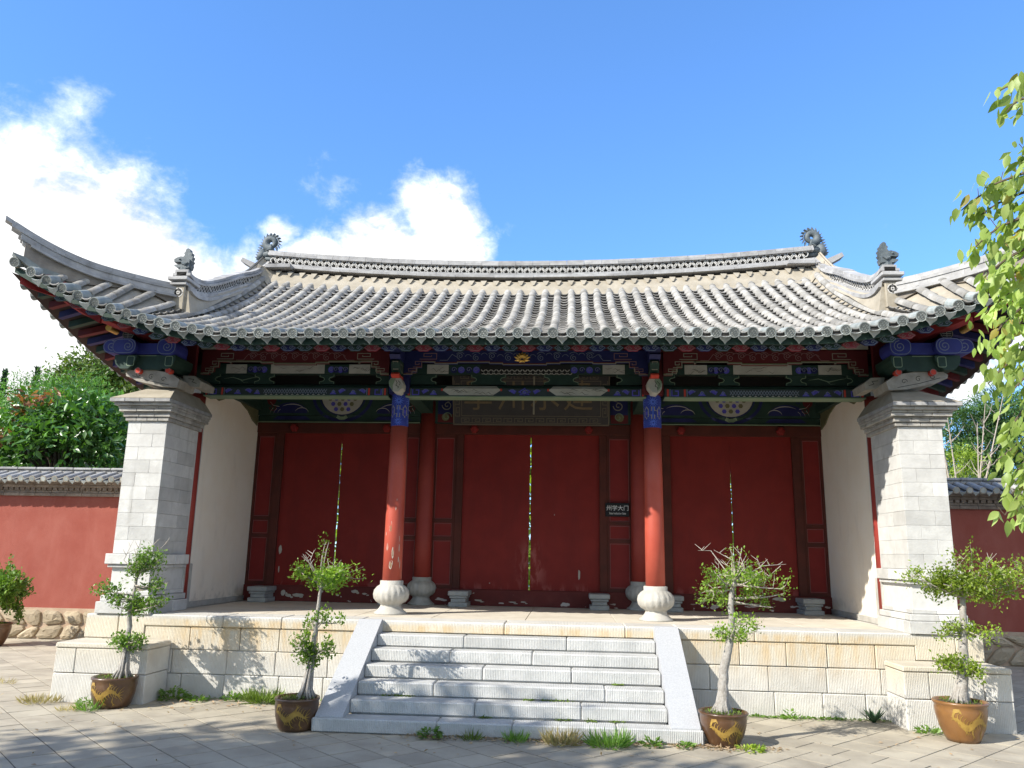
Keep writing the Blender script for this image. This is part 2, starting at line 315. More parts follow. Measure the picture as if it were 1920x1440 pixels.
class MB:
    def __init__(s): s.v = []; s.f = []; s.m = []; s.n = 0; s.smooth = False
    def add(s, v, f, mi=0):
        s.v.extend([tuple(p) for p in v]); s.f.extend([tuple(i+s.n for i in q) for q in f]); s.m.extend([mi]*len(f)); s.n += len(v); return s
    def box(s, x0, x1, y0, y1, z0, z1, mi=0):
        v = [(x, y, z) for x in (x0, x1) for y in (y0, y1) for z in (z0, z1)]
        return s.add(v, [(0, 1, 3, 2), (4, 6, 7, 5), (0, 4, 5, 1), (2, 3, 7, 6), (0, 2, 6, 4), (1, 5, 7, 3)], mi)
    def cbox(s, x0, x1, y0, y1, z0, z1, c=.006, mi=0, jit=0.):
        X, Y, Z = (x0, x1), (y0, y1), (z0, z1); v = []; idx = {}
        for i in (0, 1):
            for j in (0, 1):
                for k in (0, 1):
                    for a in range(3):
                        p = [X[i]+(c if i == 0 else -c), Y[j]+(c if j == 0 else -c), Z[k]+(c if k == 0 else -c)]
                        p[a] = (X[i], Y[j], Z[k])[a]
                        if jit: p = [q+random.uniform(-jit, jit) for q in p]
                        idx[i, j, k, a] = len(v); v.append(p)
        f = []
        for k in (0, 1):
            f.append([idx[i, j, k, 2] for i, j in ((0, 0), (1, 0), (1, 1), (0, 1))][::1 if k else -1])
            f.append([idx[i, k, j, 1] for i, j in ((0, 0), (1, 0), (1, 1), (0, 1))][::-1 if k else 1])
            f.append([idx[k, i, j, 0] for i, j in ((0, 0), (1, 0), (1, 1), (0, 1))][::1 if k else -1])
        for a in (0, 1):
            for b in (0, 1):
                f.append((idx[0, a, b, 1], idx[0, a, b, 2], idx[1, a, b, 2], idx[1, a, b, 1]))
                f.append((idx[a, 0, b, 0], idx[a, 0, b, 2], idx[a, 1, b, 2], idx[a, 1, b, 0]))
                f.append((idx[a, b, 0, 0], idx[a, b, 0, 1], idx[a, b, 1, 1], idx[a, b, 1, 0]))
                for d in (0, 1): f.append((idx[a, b, d, 0], idx[a, b, d, 1], idx[a, b, d, 2]))
        return s.add(v, f, mi)
    def tube(s, pts, rad, n=8, mi=0, cap=True):
        pts = [Vector(p) for p in pts]; base = s.n
        if not hasattr(rad, '__len__'): rad = [rad]*len(pts)
        V = []; F = []; u = None
        for i, p in enumerate(pts):
            d = (pts[min(i+1, len(pts)-1)]-pts[max(i-1, 0)])
            d = d.normalized() if d.length > 1e-9 else Vector((0, 0, 1))
            if u is None:
                u = d.orthogonal().normalized()
            else:
                u = (u-d*u.dot(d)); u = u.normalized() if u.length > 1e-6 else d.orthogonal().normalized()
            q = d.cross(u)
            for k in range(n):
                a = 2*PI*k/n; V.append(p+(u*math.cos(a)+q*math.sin(a))*rad[i])
        for i in range(len(pts)-1):
            for k in range(n):
                F.append((i*n+k, i*n+(k+1) % n, (i+1)*n+(k+1) % n, (i+1)*n+k))
        if cap: F.append(tuple(range(n))[::-1]); F.append(tuple((len(pts)-1)*n+k for k in range(n)))
        return s.add(V, F, mi)
    def lathe(s, prof, c=(0, 0, 0), n=24, mi=0, lobes=0, amp=0., lz=None, cap=True):
        V = []; F = []
        for i, (r, z) in enumerate(prof):
            for k in range(n):
                a = 2*PI*k/n; rr = r
                if lobes and lz and lz[0] < z < lz[1]: rr = r*(1-amp*(1-abs(math.sin(lobes*a/2)))**5)
                V.append((c[0]+rr*math.cos(a), c[1]+rr*math.sin(a), c[2]+z))
        for i in range(len(prof)-1):
            for k in range(n): F.append((i*n+k, i*n+(k+1) % n, (i+1)*n+(k+1) % n, (i+1)*n+k))
        if cap: F.append(tuple(range(n))[::-1]); F.append(tuple((len(prof)-1)*n+k for k in range(n)))
        return s.add(V, F, mi)
    def prism(s, poly, fmap, d0, d1, mi=0, mside=None):
        """2-D polygon (u,v) extruded from depth d0 to d1; fmap(u,v,d)->xyz"""
        n = len(poly); V = [fmap(u, v, d0) for u, v in poly]+[fmap(u, v, d1) for u, v in poly]
        s.add(V, [tuple(range(n)), tuple(range(n, 2*n))[::-1]], mi)
        s.add(V, [(i, i+n, (i+1) % n+n, (i+1) % n) for i in range(n)], mi if mside is None else mside)
        return s
    def stroke(s, pts, wd, fmap, mi=0, closed=False, taper=False):
        pts = [Vector((p[0], p[1])) for p in pts]; n = len(pts); V = []; F = []
        for i, p in enumerate(pts):
            a = pts[i-1] if (i > 0 or closed) else p; b = pts[(i+1) % n] if (i < n-1 or closed) else p
            d1 = (p-a); d2 = (b-p)
            d1 = d1.normalized() if d1.length > 1e-9 else None; d2 = d2.normalized() if d2.length > 1e-9 else None
            d1 = d1 or d2; d2 = d2 or d1
            nn = Vector((-d1.y-d2.y, d1.x+d2.x)); nn = nn.normalized() if nn.length > 1e-6 else Vector((-d1.y, d1.x))
            k = max(.5, nn.dot(Vector((-d1.y, d1.x)))); h = wd/2/k
            if taper: h *= max(.15, 1-abs(2*i/(n-1)-1)**2*.9) if taper == 2 else max(.15, 1-i/(n-1))
            for q in (p+nn*h, p-nn*h): V.append(fmap(q.x, q.y))
        for i in range(n-1 if not closed else n):
            j = (i+1) % n; F.append((2*i, 2*i+1, 2*j+1, 2*j))
        return s.add(V, F, mi)
    def build(s, name, mats, parent=None, origin=None, smooth=False, kind=None):
        if not s.v: return None
        V = np.array(s.v, dtype=float)
        if origin is None:
            lo, hi = V.min(0), V.max(0); origin = ((lo[0]+hi[0])/2, (lo[1]+hi[1])/2, lo[2])
        me = bpy.data.meshes.new(name); me.from_pydata((V-np.array(origin)).tolist(), [], s.f)
        for m in (mats if isinstance(mats, (list, tuple)) else [mats]): me.materials.append(m)
        if len(me.materials) > 1: me.polygons.foreach_set('material_index', np.array(s.m, dtype=np.int32))
        if smooth: me.polygons.foreach_set('use_smooth', np.ones(len(me.polygons), dtype=bool))
        me.update(); o = bpy.data.objects.new(name, me); link(o, parent, origin)
        if kind: o['kind'] = kind
        return o


def npmesh(name, V, F, m, parent=None, kind=None, origin=(0, 0, 0), smooth=False):
    """V (n,3), F (k,4) or (k,3) numpy -> one object, fast"""
    me = bpy.data.meshes.new(name); k, c = F.shape
    me.vertices.add(len(V)); me.vertices.foreach_set('co', (V-np.array(origin)).astype(np.float32).ravel())
    me.loops.add(k*c); me.loops.foreach_set('vertex_index', F.astype(np.int32).ravel())
    me.polygons.add(k); me.polygons.foreach_set('loop_start', np.arange(0, k*c, c, dtype=np.int32)); me.polygons.foreach_set('loop_total', np.full(k, c, dtype=np.int32))
    if smooth: me.polygons.foreach_set('use_smooth', np.ones(k, dtype=bool))
    me.materials.append(m); me.update(calc_edges=True); me.validate()
    o = bpy.data.objects.new(name, me); link(o, parent, origin)
    if kind: o['kind'] = kind
    return o


def inst(src, name, loc, parent, rot=None, scale=None):
    """copy of an object sharing its mesh"""
    o = src.copy(); o.name = name; link(o, parent, loc)
    if rot is not None: o.rotation_euler = rot
    if scale is not None: o.scale = scale
    return o


def front(y): return lambda u, v, d=0.: (u, y-d, v)        # facade plane, depth grows towards the viewer
def side(x, sgn=1): return lambda u, v, d=0.: (x+sgn*d, u, v)
def spiral(cx, cz, r, turns=1.6, a0=0., d=1, n=20, r1=.15):
    return [(cx+(r*(1-(1-r1)*i/n))*math.cos(a0+d*2*PI*turns*i/n), cz+(r*(1-(1-r1)*i/n))*math.sin(a0+d*2*PI*turns*i/n)) for i in range(n+1)]
def circ(cx, cz, r, n=16, rz=None): return [(cx+r*math.cos(2*PI*i/n), cz+(rz or r)*math.sin(2*PI*i/n)) for i in range(n)]
def arc(cx, cz, r, a0, a1, n=10, rz=None): return [(cx+r*math.cos(a0+(a1-a0)*i/n), cz+(rz or r)*math.sin(a0+(a1-a0)*i/n)) for i in range(n+1)]


def leaves(P, D, size, aspect=.5, fold=.25, nrm=None, curve=0.):
    """two-triangle folded leaves. P base points (n,3), D unit directions (n,3), size (n,)"""
    n = len(P); R = rng.normal(size=(n, 3)) if nrm is None else nrm+rng.normal(size=(n, 3))*.45
    sidev = np.cross(D, R); sidev /= np.linalg.norm(sidev, axis=1)[:, None]+1e-9
    N = np.cross(sidev, D); s = size[:, None]
    b = P; t = P+D*s+N*s*curve; mid = P+D*s*.45+N*s*curve*-.3
    l = mid+sidev*s*aspect*.5+N*s*fold*aspect; r = mid-sidev*s*aspect*.5+N*s*fold*aspect
    V = np.stack([b, l, t, r], 1).reshape(-1, 3); i = np.arange(n)*4
    F = np.concatenate([np.stack([i, i+2, i+1], 1), np.stack([i, i+3, i+2], 1)])
    return V, F


def unit(a): return a/(np.linalg.norm(a, axis=1)[:, None]+1e-9)
# ================================================================== GROUND
g = MB(); g.add([(-600, -600, -.0042), (600, -600, -.0042), (600, 900, -.0042), (-600, 900, -.0042)], [(0, 1, 2, 3)])
ground = g.build('ground', PAVEJ, None, (0, 0, -.0042)); ground['kind'] = 'structure'
g = MB(); g.add([(-16, 10.6, -.004), (16, 10.6, -.004), (16, 40, -.004), (-16, 40, -.004)], [(0, 1, 2, 3)])
court = g.build('courtyard_floor', FARG, None, (0, 20, -.004)); court['kind'] = 'structure'
PS = .335; slabs = []
c45, s45 = math.cos(math.radians(45.5)), math.sin(math.radians(45.5))
for i in range(-60, 60):
    off = .5*PS if i % 7 == 3 else 0
    for j in range(-60, 60):
        u, v = (i+.5)*PS-.21, (j+.5)*PS+off+.05
        x, y = u*c45-v*s45, u*s45+v*c45
        if not (-14 < x < 11 and -12.5 < y < 8): continue
        if -4.7 < x < 4.7 and y > .25: continue
        if -1.5 < x < 1.5 and y > -1.15: continue
        d = Vector((x, y, 0))-CAMPOS; dep = d.dot(fw); sx = d.dot(r2)/dep if dep > .2 else 9; syy = d.dot(u2)/dep if dep > .2 else 9
        vis = dep > .2 and abs(sx) < .66 and abs(syy) < .5
        slabs.append((0 if vis else 1, d.length, x, y))
slabs.sort()
hh = PS/2-.0052
def slab_mb(mb, x, y, c):
    dz = [random.uniform(-.0016, .0016) for _ in range(4)]; cs = ((-1, -1), (1, -1), (1, 1), (-1, 1)); V = []
    for h_, zz in ((hh, -.0008), (hh-.004, 0.), (hh, -.028)):
        for (a, b), q in zip(cs, dz): V.append((x+(a*h_)*c45-(b*h_)*s45-c[0], y+(a*h_)*s45+(b*h_)*c45-c[1], zz+q))
    F = [(4, 5, 6, 7)]+[(k, (k+1) % 4, 4+(k+1) % 4, 4+k) for k in range(4)]+[(8+k, 8+(k+1) % 4, (k+1) % 4, k) for k in range(4)]
    mb.add(V, F)
for n, (vz, d, x, y) in enumerate(slabs[:300]):
    mb = MB(); slab_mb(mb, x, y, (0, 0)); mb.build('paving_slab', PAVE, ground, (x, y, 0))
mb = MB()
for vz, d, x, y in slabs[300:]: slab_mb(mb, x, y, (0, 0))
mb.build('paving_slab_field', PAVE, ground, (0, 0, 0), kind='stuff')

# ================================================================== PLATFORM
H = .87
plat = thing('stone_platform', 'raised platform of tooled pale stone blocks under the gate hall, with low end blocks', 'platform', (0, 2.8, 0))
mb = MB(); mb.box(-4.2, 4.2, .03, 5.8, -.02, H-.03); mb.box(-4.88, -4.2, .08, 5.8, -.02, H-.03); mb.box(4.2, 4.88, .08, 5.8, -.02, H-.03)
mb.build('core', BRICKJ, plat)
# floor slabs
xs = [-4.2]
while xs[-1] < 4.0: xs.append(min(4.2, xs[-1]+random.uniform(.9, 1.3)))
if 4.2-xs[-1] > 0: xs.append(4.2)
for a, b in zip(xs[:-1], xs[1:]):
    for y0, y1 in ((.46, 1.75), (1.75, 2.9), (2.9, 4.3), (4.3, 5.8)):
        mb = MB(); mb.cbox(a+.002, b-.002, y0+.002, y1-.002, H-.1, H-.003, .004); mb.build('floor_slab', FLOORS, plat)
# coping of the front edge and the courses below it
cop = [-4.23, -3.3, -2.62, -1.74, -.13, 1.18, 1.74, 2.55, 3.42, 4.23]
for a, b in zip(cop[:-1], cop[1:]):
    mb = MB(); mb.cbox(a+.002, b-.002, -.012, .46, H-.125, H, .012, jit=.0015); mb.build('coping_block', STONE, plat)
def courses(x0, x1, y0, y1, zs, wmin, wmax, parent, m=STONE, name='stone_block', c=.008, jy=.006):
    for k, (z0, z1) in enumerate(zip(zs[:-1], zs[1:])):
        x = x0; first = True
        while x < x1-.01:
            wd = random.uniform(wmin, wmax)*(.55 if first and k % 2 else 1); first = False
            nx = x+wd
            if x1-nx < wmin*.6: nx = x1
            mb = MB(); mb.cbox(x+.003, nx-.003, y0-random.uniform(0, jy), y1, z0+.003, z1-.003, c, jit=.002); mb.build(name, m, parent)
            x = nx
ZC = [-.01, .245, .5, H-.125]
courses(-4.2, -1.76, .004, .3, ZC, .42, .68, plat)
courses(1.76, 4.2, .004, .3, ZC, .42, .68, plat)
for sg in (-1, 1):                                              # foundations under the piers and the low end blocks
    a, b = (-4.9, -4.2) if sg < 0 else (4.2, 4.9)
    courses(a, b, -.005, .45, [-.01, .3, .6, H-.005], .3, .45, plat)
    mb = MB(); mb.cbox(a, b, .45, 5.8, .5, H-.006, .01); mb.build('plinth_side', STONE, plat)
    e0, e1 = (-4.9, -3.87) if sg < 0 else (3.87, 4.9)
    courses(e0, e1, -.49, -.012, [-.01, .29, .545], .42, .6, plat, name='end_block_stone')
    mb = MB(); mb.cbox(e0-.004, e1+.004, -.5, -.012, .545, .6, .012, jit=.002); mb.build('end_block_cap', STONE, plat)

# ================================================================== STAIRCASE
st = thing('stone_staircase', 'seven white granite steps between two smooth sloping cheek slabs', 'steps', (0, -.75, 0))
R = H/7; T = .2445
joints = [[-.14, 1.18], [-.54, .55], [-.65, .2], [-.28, .6], [-.73, .92], [-.3, .69], [-.61, .07, 1.0]]
mb = MB()
for i in range(1, 7): mb.box(-1.46, 1.46, -i*T+.03, -.014, -.02, H-i*R-.03)
mb.build('step_core', BRICKJ, st)
for i in range(1, 7):
    hw = 1.478 if i < 6 else 1.76
    xs = [-hw]+joints[i]+[hw]
    for a, b in zip(xs[:-1], xs[1:]):
        mb = MB(); mb.cbox(a+.002, b-.002, -i*T-random.uniform(0, .008), -(i-1)*T-.016, H-(i+1)*R+.003, H-i*R, .012, jit=.002)
        mb.build('step_block', STEPM, st)
for sg in (-1, 1):                                              # cheeks
    xi, xo = 1.478*sg, 1.735*sg
    prof = [(-.014, R), (-.014, H+.012), (-.06, H+.012), (-6*T+.02, R+.012), (-6*T+.02, R)]
    mb = MB(); mb.prism(prof[::1], lambda u, v, d: (d, u, v), min(xi, xo)+.002, max(xi, xo)); mb.build('cheek_slab', CHEEK, st)
# the stair wall under each cheek is one with the bottom step block

# ================================================================== GATE HALL
hall = thing('gate_hall', 'red and white timber gate hall with upturned grey tiled roof on a stone platform', 'gate building', (0, 3.0, H))


def lift(ax):
    d = max(0., ax-3.)/2.85; return .86*d*d
YR = 3.0
def eave_y(x):
    d = max(0., abs(x)-3.)/2.85; return -.6-.13*d*d
def Pz(s): return 3.95+.33*s+.048*s*s
def Zf(x, y):
    s = y+.6; t = min(1., max(0., s/3.6))
    b = min(1., max(0., (abs(x)-4.25)/.55))
    return Pz(s)+.30*b*max(0., s)+lift(abs(x))*(1-t)**(2-1.9*b)+.22*(min(abs(x), 4.6)/4.33)**2*t**1.4
def hip_y(ax): return .42+(ax-4.45)*(-1.2/1.47)               # hip line in plan
def ytop(x): return 2.71 if abs(x) < 4.42 else hip_y(abs(x))

# --- deck (under the tiles) front and back
roof_mb = MB(); soff = MB()
def deckgrid(mb, dz, flip, xr, fy0, fy1, n=14, my=False, mi=0):
    V = []; F = []
    for x in xr:
        a, b = fy0(x), fy1(x)
        for j in range(n+1):
            y = a+(b-a)*j/n; z = Zf(x, y)+dz
            V.append((x, 2*YR-y if my else y, z))
    for i in range(len(xr)-1):
        for j in range(n):
            q = (i*(n+1)+j, (i+1)*(n+1)+j, (i+1)*(n+1)+j+1, i*(n+1)+j+1)
            F.append(q[::-1] if flip else q)
    mb.add(V, F, mi)
xm = list(np.linspace(-4.45, 4.45, 37)); xl = list(np.linspace(-5.88, -4.45, 9)); xrr = [-x for x in xl][::-1]
for my in (False, True):
    deckgrid(roof_mb, .0, my, xm, lambda x: eave_y(x)+.02, lambda x: YR, 18, my)
    deckgrid(soff, -.085, not my, xm, lambda x: eave_y(x)+.05, lambda x: YR, 18, my)
    for xx in (xl, xrr):
        deckgrid(roof_mb, .0, my, xx, lambda x: eave_y(x)+.02, lambda x: max(eave_y(x)+.03, hip_y(abs(x))), 6, my)
        deckgrid(soff, -.085, not my, xx, lambda x: eave_y(x)+.05, lambda x: max(eave_y(x)+.06, hip_y(abs(x))), 6, my)
# --- side slopes
def Zs(ax, y):
    hy = hip_y(ax); d = max(0., 1-(min(y, 2*YR-y)-hy)/(YR-hy)); s = 5.88-ax
    zc = Pz(s)+.02; return zc+(Zf(ax, hy)-zc)*d**1.7
for sg in (-1, 1):
    for mb_, dz, fl in ((roof_mb, 0., sg > 0), (soff, -.085, sg < 0)):
        V = []; F = []; axs = np.linspace(4.45, 5.88, 8); n = 24
        for ax in axs:
            h0 = max(hip_y(ax), -.75)
            for j in range(n+1):
                y = h0+(6-2*h0)*j/n; V.append((sg*ax, y, Zs(ax, y)+dz))
        for i in range(len(axs)-1):
            for j in range(n):
                q = (i*(n+1)+j, (i+1)*(n+1)+j, (i+1)*(n+1)+j+1, i*(n+1)+j+1); F.append(q if not fl else q[::-1])
        mb_.add(V, F)
roof = roof_mb.build('roof', MORTAR, hall, smooth=True)
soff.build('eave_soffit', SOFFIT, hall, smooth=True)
# eave boards closing the edge between deck and soffit
mb = MB()
xe = np.linspace(-5.88, 5.88, 61)
for a, b in zip(xe[:-1], xe[1:]):
    V = []
    for x in (a, b):
        y = eave_y(x)+.035; z = Zf(x, y); V += [(x, y, z-.005), (x, y, z-.085), (x, y+.03, z-.085), (x, y+.03, z-.005)]
    mb.add(V, [(0, 1, 5, 4), (1, 2, 6, 5), (3, 2, 6, 7)])
for sg in (-1, 1):
    ye = np.linspace(-.7, 6.7, 37)
    for a, b in zip(ye[:-1], ye[1:]):
        V = []
        for y in (a, b):
            z = Zs(5.86, y); V += [(sg*5.865, y, z-.005), (sg*5.865, y, z-.03), (sg*5.83, y, z-.03)]
        mb.add(V, [(0, 1, 4, 3), (1, 2, 5, 4)])
mb.build('eave_board', P_GREEN, hall)

# --- cover tiles
def half_tile(L, r0, r1, n=7):
    """half-round tile along +Y from the low end (r0) to the high end (r1)"""
    V = []; F = []
    for k in range(n+1):
        a = PI*k/n
        for y, r in ((0, r0), (L, r1), (0, r0-.014)): V.append((r*math.cos(a), y, r*math.sin(a)))
    for k in range(n):
        i = 3*k; F += [(i, i+3, i+4, i+1), (i, i+2, i+5, i+3)]
    return V, F
TS = .195; TL = .192
tv, tf = half_tile(TL+.012, .060, .054)
rows = []
def row_points(x, y0, y1, zf):
    """points at equal arc spacing up the slope"""
    ys = np.linspace(y0, y1, 160); zs = np.array([zf(x, y) for y in ys]); d = np.concatenate([[0], np.cumsum(np.hypot(np.diff(ys), np.diff(zs)))])
    out = []; s = 0.
    while s < d[-1]-.05:
        out.append((np.interp(s, d, ys), np.interp(s, d, zs))); s += TL
    out.append((ys[-1], zs[-1])); return out
tile_src = MB().add(tv, tf).build('roof_tile', TILE, roof, (0, 0, 0), smooth=True); tile_me = tile_src.data
bpy.data.objects.remove(tile_src)
# eave tile: full round tube with embossed disc
ev, ef = [], []
eb = MB(); n = 14; r = .060
for y, rr in ((-.012, r), (-.012, r-.010), (-.006, r-.012)):
    eb.add([(rr*math.cos(2*PI*k/n), y, rr*math.sin(2*PI*k/n)) for k in range(n)], [])
eb.f += [tuple(list(range(2*n, 3*n)))]; eb.m += [1]
for q in (0, n):
    eb.f += [(q+k, q+(k+1) % n, q+n+(k+1) % n, q+n+k)[::-1] for k in range(n)]; eb.m += [0]*n
eb.add([(r*math.cos(2*PI*k/n), .26, r*math.sin(2*PI*k/n)) for k in range(n)], []); base = eb.n-n
eb.f += [(k, (k+1) % n, base+(k+1) % n, base+k) for k in range(n)]; eb.m += [0]*n
for w_, rad in ((.022, .033), (.0, .034), (-.022, .030)):     # three wavy ribs of the stamped pattern
    pts = [(-rad+2*rad*i/6, w_+.007*math.sin(i*2.1+w_*90)) for i in range(7)]
    eb.stroke(pts, .009, lambda u, v: (u, -.0125, v), 2)
eb.stroke(circ(0, 0, .047, 12), .006, lambda u, v: (u, -.0122, v), 2, closed=True)
eave_src = eb.build('eave_tile', [TILEG, TILEF, TILELN], roof, (0, 0, 0)); eave_me = eave_src.data; bpy.data.objects.remove(eave_src)
pd = MB()                                                      # pointed drip tile
poly = [(-.062, .012), (-.03, -.004), (0, -.008), (.03, -.004), (.062, .012), (.055, -.03), (.022, -.06), (0, -.092), (-.022, -.06), (-.055, -.03)]
pd.prism(poly, lambda u, v, d: (u, -d, v), 0., .014)
drip_src = pd.build('drip_tile', TILEF, roof, (0, 0, 0)); drip_me = drip_src.data; bpy.data.objects.remove(drip_src)


def add_obj(me, name, loc, parent, rot=(0, 0, 0), sc=None, kind=None):
    o = bpy.data.objects.new(name, me); link(o, parent, loc); o.rotation_euler = rot
    if sc: o.scale = sc
    if kind: o['kind'] = kind
    return o
rest = []; cnt = 0; NR = 30
tvA = np.array(tv); tfA = np.array(tf)
for i in range(-NR, NR+1):
    x = i*TS+random.gauss(0, .004); rph = random.uniform(0, 6); y0 = eave_y(x); y1 = ytop(x)
    if y1-y0 < .1: y1 = y0+.16
    pts = row_points(x, y0, y1, Zf)
    sl0 = math.atan2(Zf(x, y0+.2)-Zf(x, y0), .2); yaw = -math.copysign(max(0, abs(x)-3.2)*.035, x)
    add_obj(eave_me, 'eave_tile', (x, y0-.02, Zf(x, y0)+.046), roof, (sl0*.75+random.uniform(-.03, .03), random.uniform(-.3, .3), yaw))
    s0 = 1
    for k in range(s0, len(pts)-1):
        (ya, za), (yb, zb) = pts[k], pts[k+1]
        L = math.hypot(yb-ya, zb-za); th = math.atan2(zb-za, yb-ya)
        if L < .05: continue
        wob = random.gauss(0, .002)+.004*math.sin(k*.5+rph)
        if k <= 5 and cnt < 300:
            cnt += 1; add_obj(tile_me, 'roof_tile', (x+wob, ya, za+.028+random.gauss(0, .0015)), roof, (th+random.gauss(0, .006), 0, random.gauss(0, .02)), (1, L/TL, 1))
        else:
            V = tvA*np.array((1, L/TL, 1)); c_, s_ = math.cos(th), math.sin(th)
            rest.append(np.stack([V[:, 0]+x+wob, V[:, 1]*c_-V[:, 2]*s_+ya, V[:, 1]*s_+V[:, 2]*c_+za+.028+random.gauss(0, .0018)], 1))
# side slope tiles: round ends show as the sawtooth under the corner
for sg in (-1, 1):
    for k in range(1, 27):
        y = -.62+k*TS*1.02
        zz = Zs(5.86, y); sl = math.atan2(Zs(5.5, y)-zz, .36)
        if y < 3.2: add_obj(eave_me, 'eave_tile', (sg*5.95, y, zz-.012), roof, (sl*.8, 0, sg*PI/2))
        axh = 4.47 if y > .42 else min(5.8, 4.45+(y-.42)*-1.47/1.2)
        L = 5.72-axh; nn = max(1, int(L/TL))
        for q in range(nn):
            ax = 5.70-q*TL; za = Zs(ax, y); zb = Zs(ax-TL, y); th = math.atan2(zb-za, TL); V = tvA
            c_, s_ = math.cos(th), math.sin(th)
            yy = V[:, 1]*c_-V[:, 2]*s_; z2 = V[:, 1]*s_+V[:, 2]*c_+za+.028
            rest.append(np.stack([sg*(ax-yy), y+sg*V[:, 0], z2], 1))
V = np.concatenate(rest); F = np.concatenate([tfA+k*len(tv) for k in range(len(rest))])
npmesh('roof_tile_field', V, F, TILE, roof, 'stuff', (0, 1.5, 4.8), smooth=True)
# --- pan tiles between the rows: small overlapping curved lips
V = []; F = []; nb = 0; hw = .056; FI = []
mgap = MB()
for i in range(-NR, NR):
    x = (i+.5)*TS; y0 = eave_y(x)-.03; y1 = ytop(x)
    if y1-y0 < .12: continue
    ys = np.arange(y0, y1, .148)
    if abs(x) > 4.4: ys = ys[:1]
    for y in ys:
        z0 = Zf(x, y)+.054+random.uniform(-.003, .003); z1 = Zf(x, y+.15)+.006; xo = random.uniform(-.003, .003)
        for yy, zz in ((y+.03, z0-.015), (y, z0-.013), (y, z0), (y+.15, z1)):
            for u in (-1, -.4, .4, 1): V.append((x+xo+u*hw, yy, zz+.022*u*u))
        for rr in range(3):
            for q in range(3): F.append((nb+rr*4+q, nb+rr*4+q+1, nb+rr*4+5+q, nb+rr*4+4+q))
        nb += 16
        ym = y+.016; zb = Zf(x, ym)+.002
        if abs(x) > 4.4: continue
        mgap.add([(x-hw, ym, zb), (x+hw, ym, zb), (x+hw, ym, z0-.012), (x-hw, ym, z0-.012)], [(0, 1, 2, 3)])
        mgap.add([(x-hw, y-.05, Zf(x, y-.05)+.003), (x+hw, y-.05, Zf(x, y-.05)+.003), (x+hw, ym, zb), (x-hw, ym, zb)], [(0, 1, 2, 3)])
    zd = Zf(x, y0)
    add_obj(drip_me, 'drip_tile', (x, y0-.004, zd+.012), roof, (.6, 0, 0))
mgap.build('tile_shade_strip', GAPSHADE, roof, kind='stuff')  # dark faces painted in as shadow stripes below each lip
npmesh('pan_tile_field', np.array(V), np.array(F), PAN, roof, 'stuff', (0, 1.2, 4.7))

# --- mortar skirt below the main ridge
def zr(x): return .22*(x/4.33)**2
def xstrip(mb, x0, x1, n, secfn, mi=0, closed=True):
    """sweep a closed YZ section along X; secfn(x)->list of (y,z)"""
    xs = np.linspace(x0, x1, n+1); V = []; F = []; m = None
    for x in xs:
        sec = secfn(x); m = len(sec); V += [(x, y, z) for y, z in sec]
    for i in range(n):
        for k in range(m): F.append((i*m+k, (i+1)*m+k, (i+1)*m+(k+1) % m, i*m+(k+1) % m))
    F.append(tuple(range(m))); F.append(tuple(n*m+k for k in range(m))[::-1])
    mb.add(V, F, mi)
def zskirt(x, dz): return dz+zr(x)
mb = MB()
xstrip(mb, -4.4, 4.4, 40, lambda x: [(2.58, Zf(x, 2.58)+.015), (2.64, Zf(x, 2.64)+.085), (2.79, 5.79+zr(x)), (3.22, 5.79+zr(x)), (3.5, Zf(x, 2.5)+.0)])
mb.build('ridge_skirt', MORTAR, hall)
mb = MB()
for i in range(-22, 23):                                        # small mortar teeth under the ridge lip
    x = i*TS; z = 5.775+zr(x)
    mb.add([(x-.05, 2.745, z+.02), (x+.05, 2.745, z+.02), (x+.015, 2.70, z-.065), (x-.015, 2.70, z-.065), (x-.03, 2.80, z+.02), (x+.03, 2.80, z+.02)], [(0, 1, 2, 3), (0, 3, 4), (1, 5, 2), (3, 2, 5, 4)])
mb.build('mortar_teeth', MORTAR, hall, kind='stuff')
# --- main ridge
rd = MB()
xstrip(rd, -4.34, 4.34, 40, lambda x: [(2.93, 5.79+zr(x)), (2.93, 6.12+zr(x)), (3.07, 6.12+zr(x)), (3.07, 5.79+zr(x))])
ridge = rd.build('main_ridge', DARKGAP, hall)
def ridge_tiles(z0, z1, yf, yb, Ls, name, off=0.):
    x = -4.34+off
    while x < 4.33:
        x1 = min(4.34, x+Ls); mb = MB(); ja = random.uniform(-.003, .003)
        a, b = zr(x), zr(x1); x_, q_ = x+.002, x1-.002
        V = [(xx, yy, zz+(a if xx == x_ else b)+ja) for xx in (x_, q_) for yy in (yf+ja, yb) for zz in (z0, z1)]
        mb.add(V, [(0, 1, 3, 2), (4, 6, 7, 5), (0, 4, 5, 1), (2, 3, 7, 6), (0, 2, 6, 4), (1, 5, 7, 3)]); mb.build(name, RIDGE, ridge)
        x = x1
ridge_tiles(5.862, 5.90, 2.76, 3.24, .62, 'ridge_lip_tile')
ridge_tiles(5.905, 5.965, 2.855, 3.145, .43, 'ridge_course_tile', .2-.43*0)
ridge_tiles(6.088, 6.128, 2.84, 3.16, .27, 'ridge_cap_tile')
ridge_tiles(6.132, 6.172, 2.865, 3.135, .27, 'ridge_crest_tile', -.0)
mb = MB()
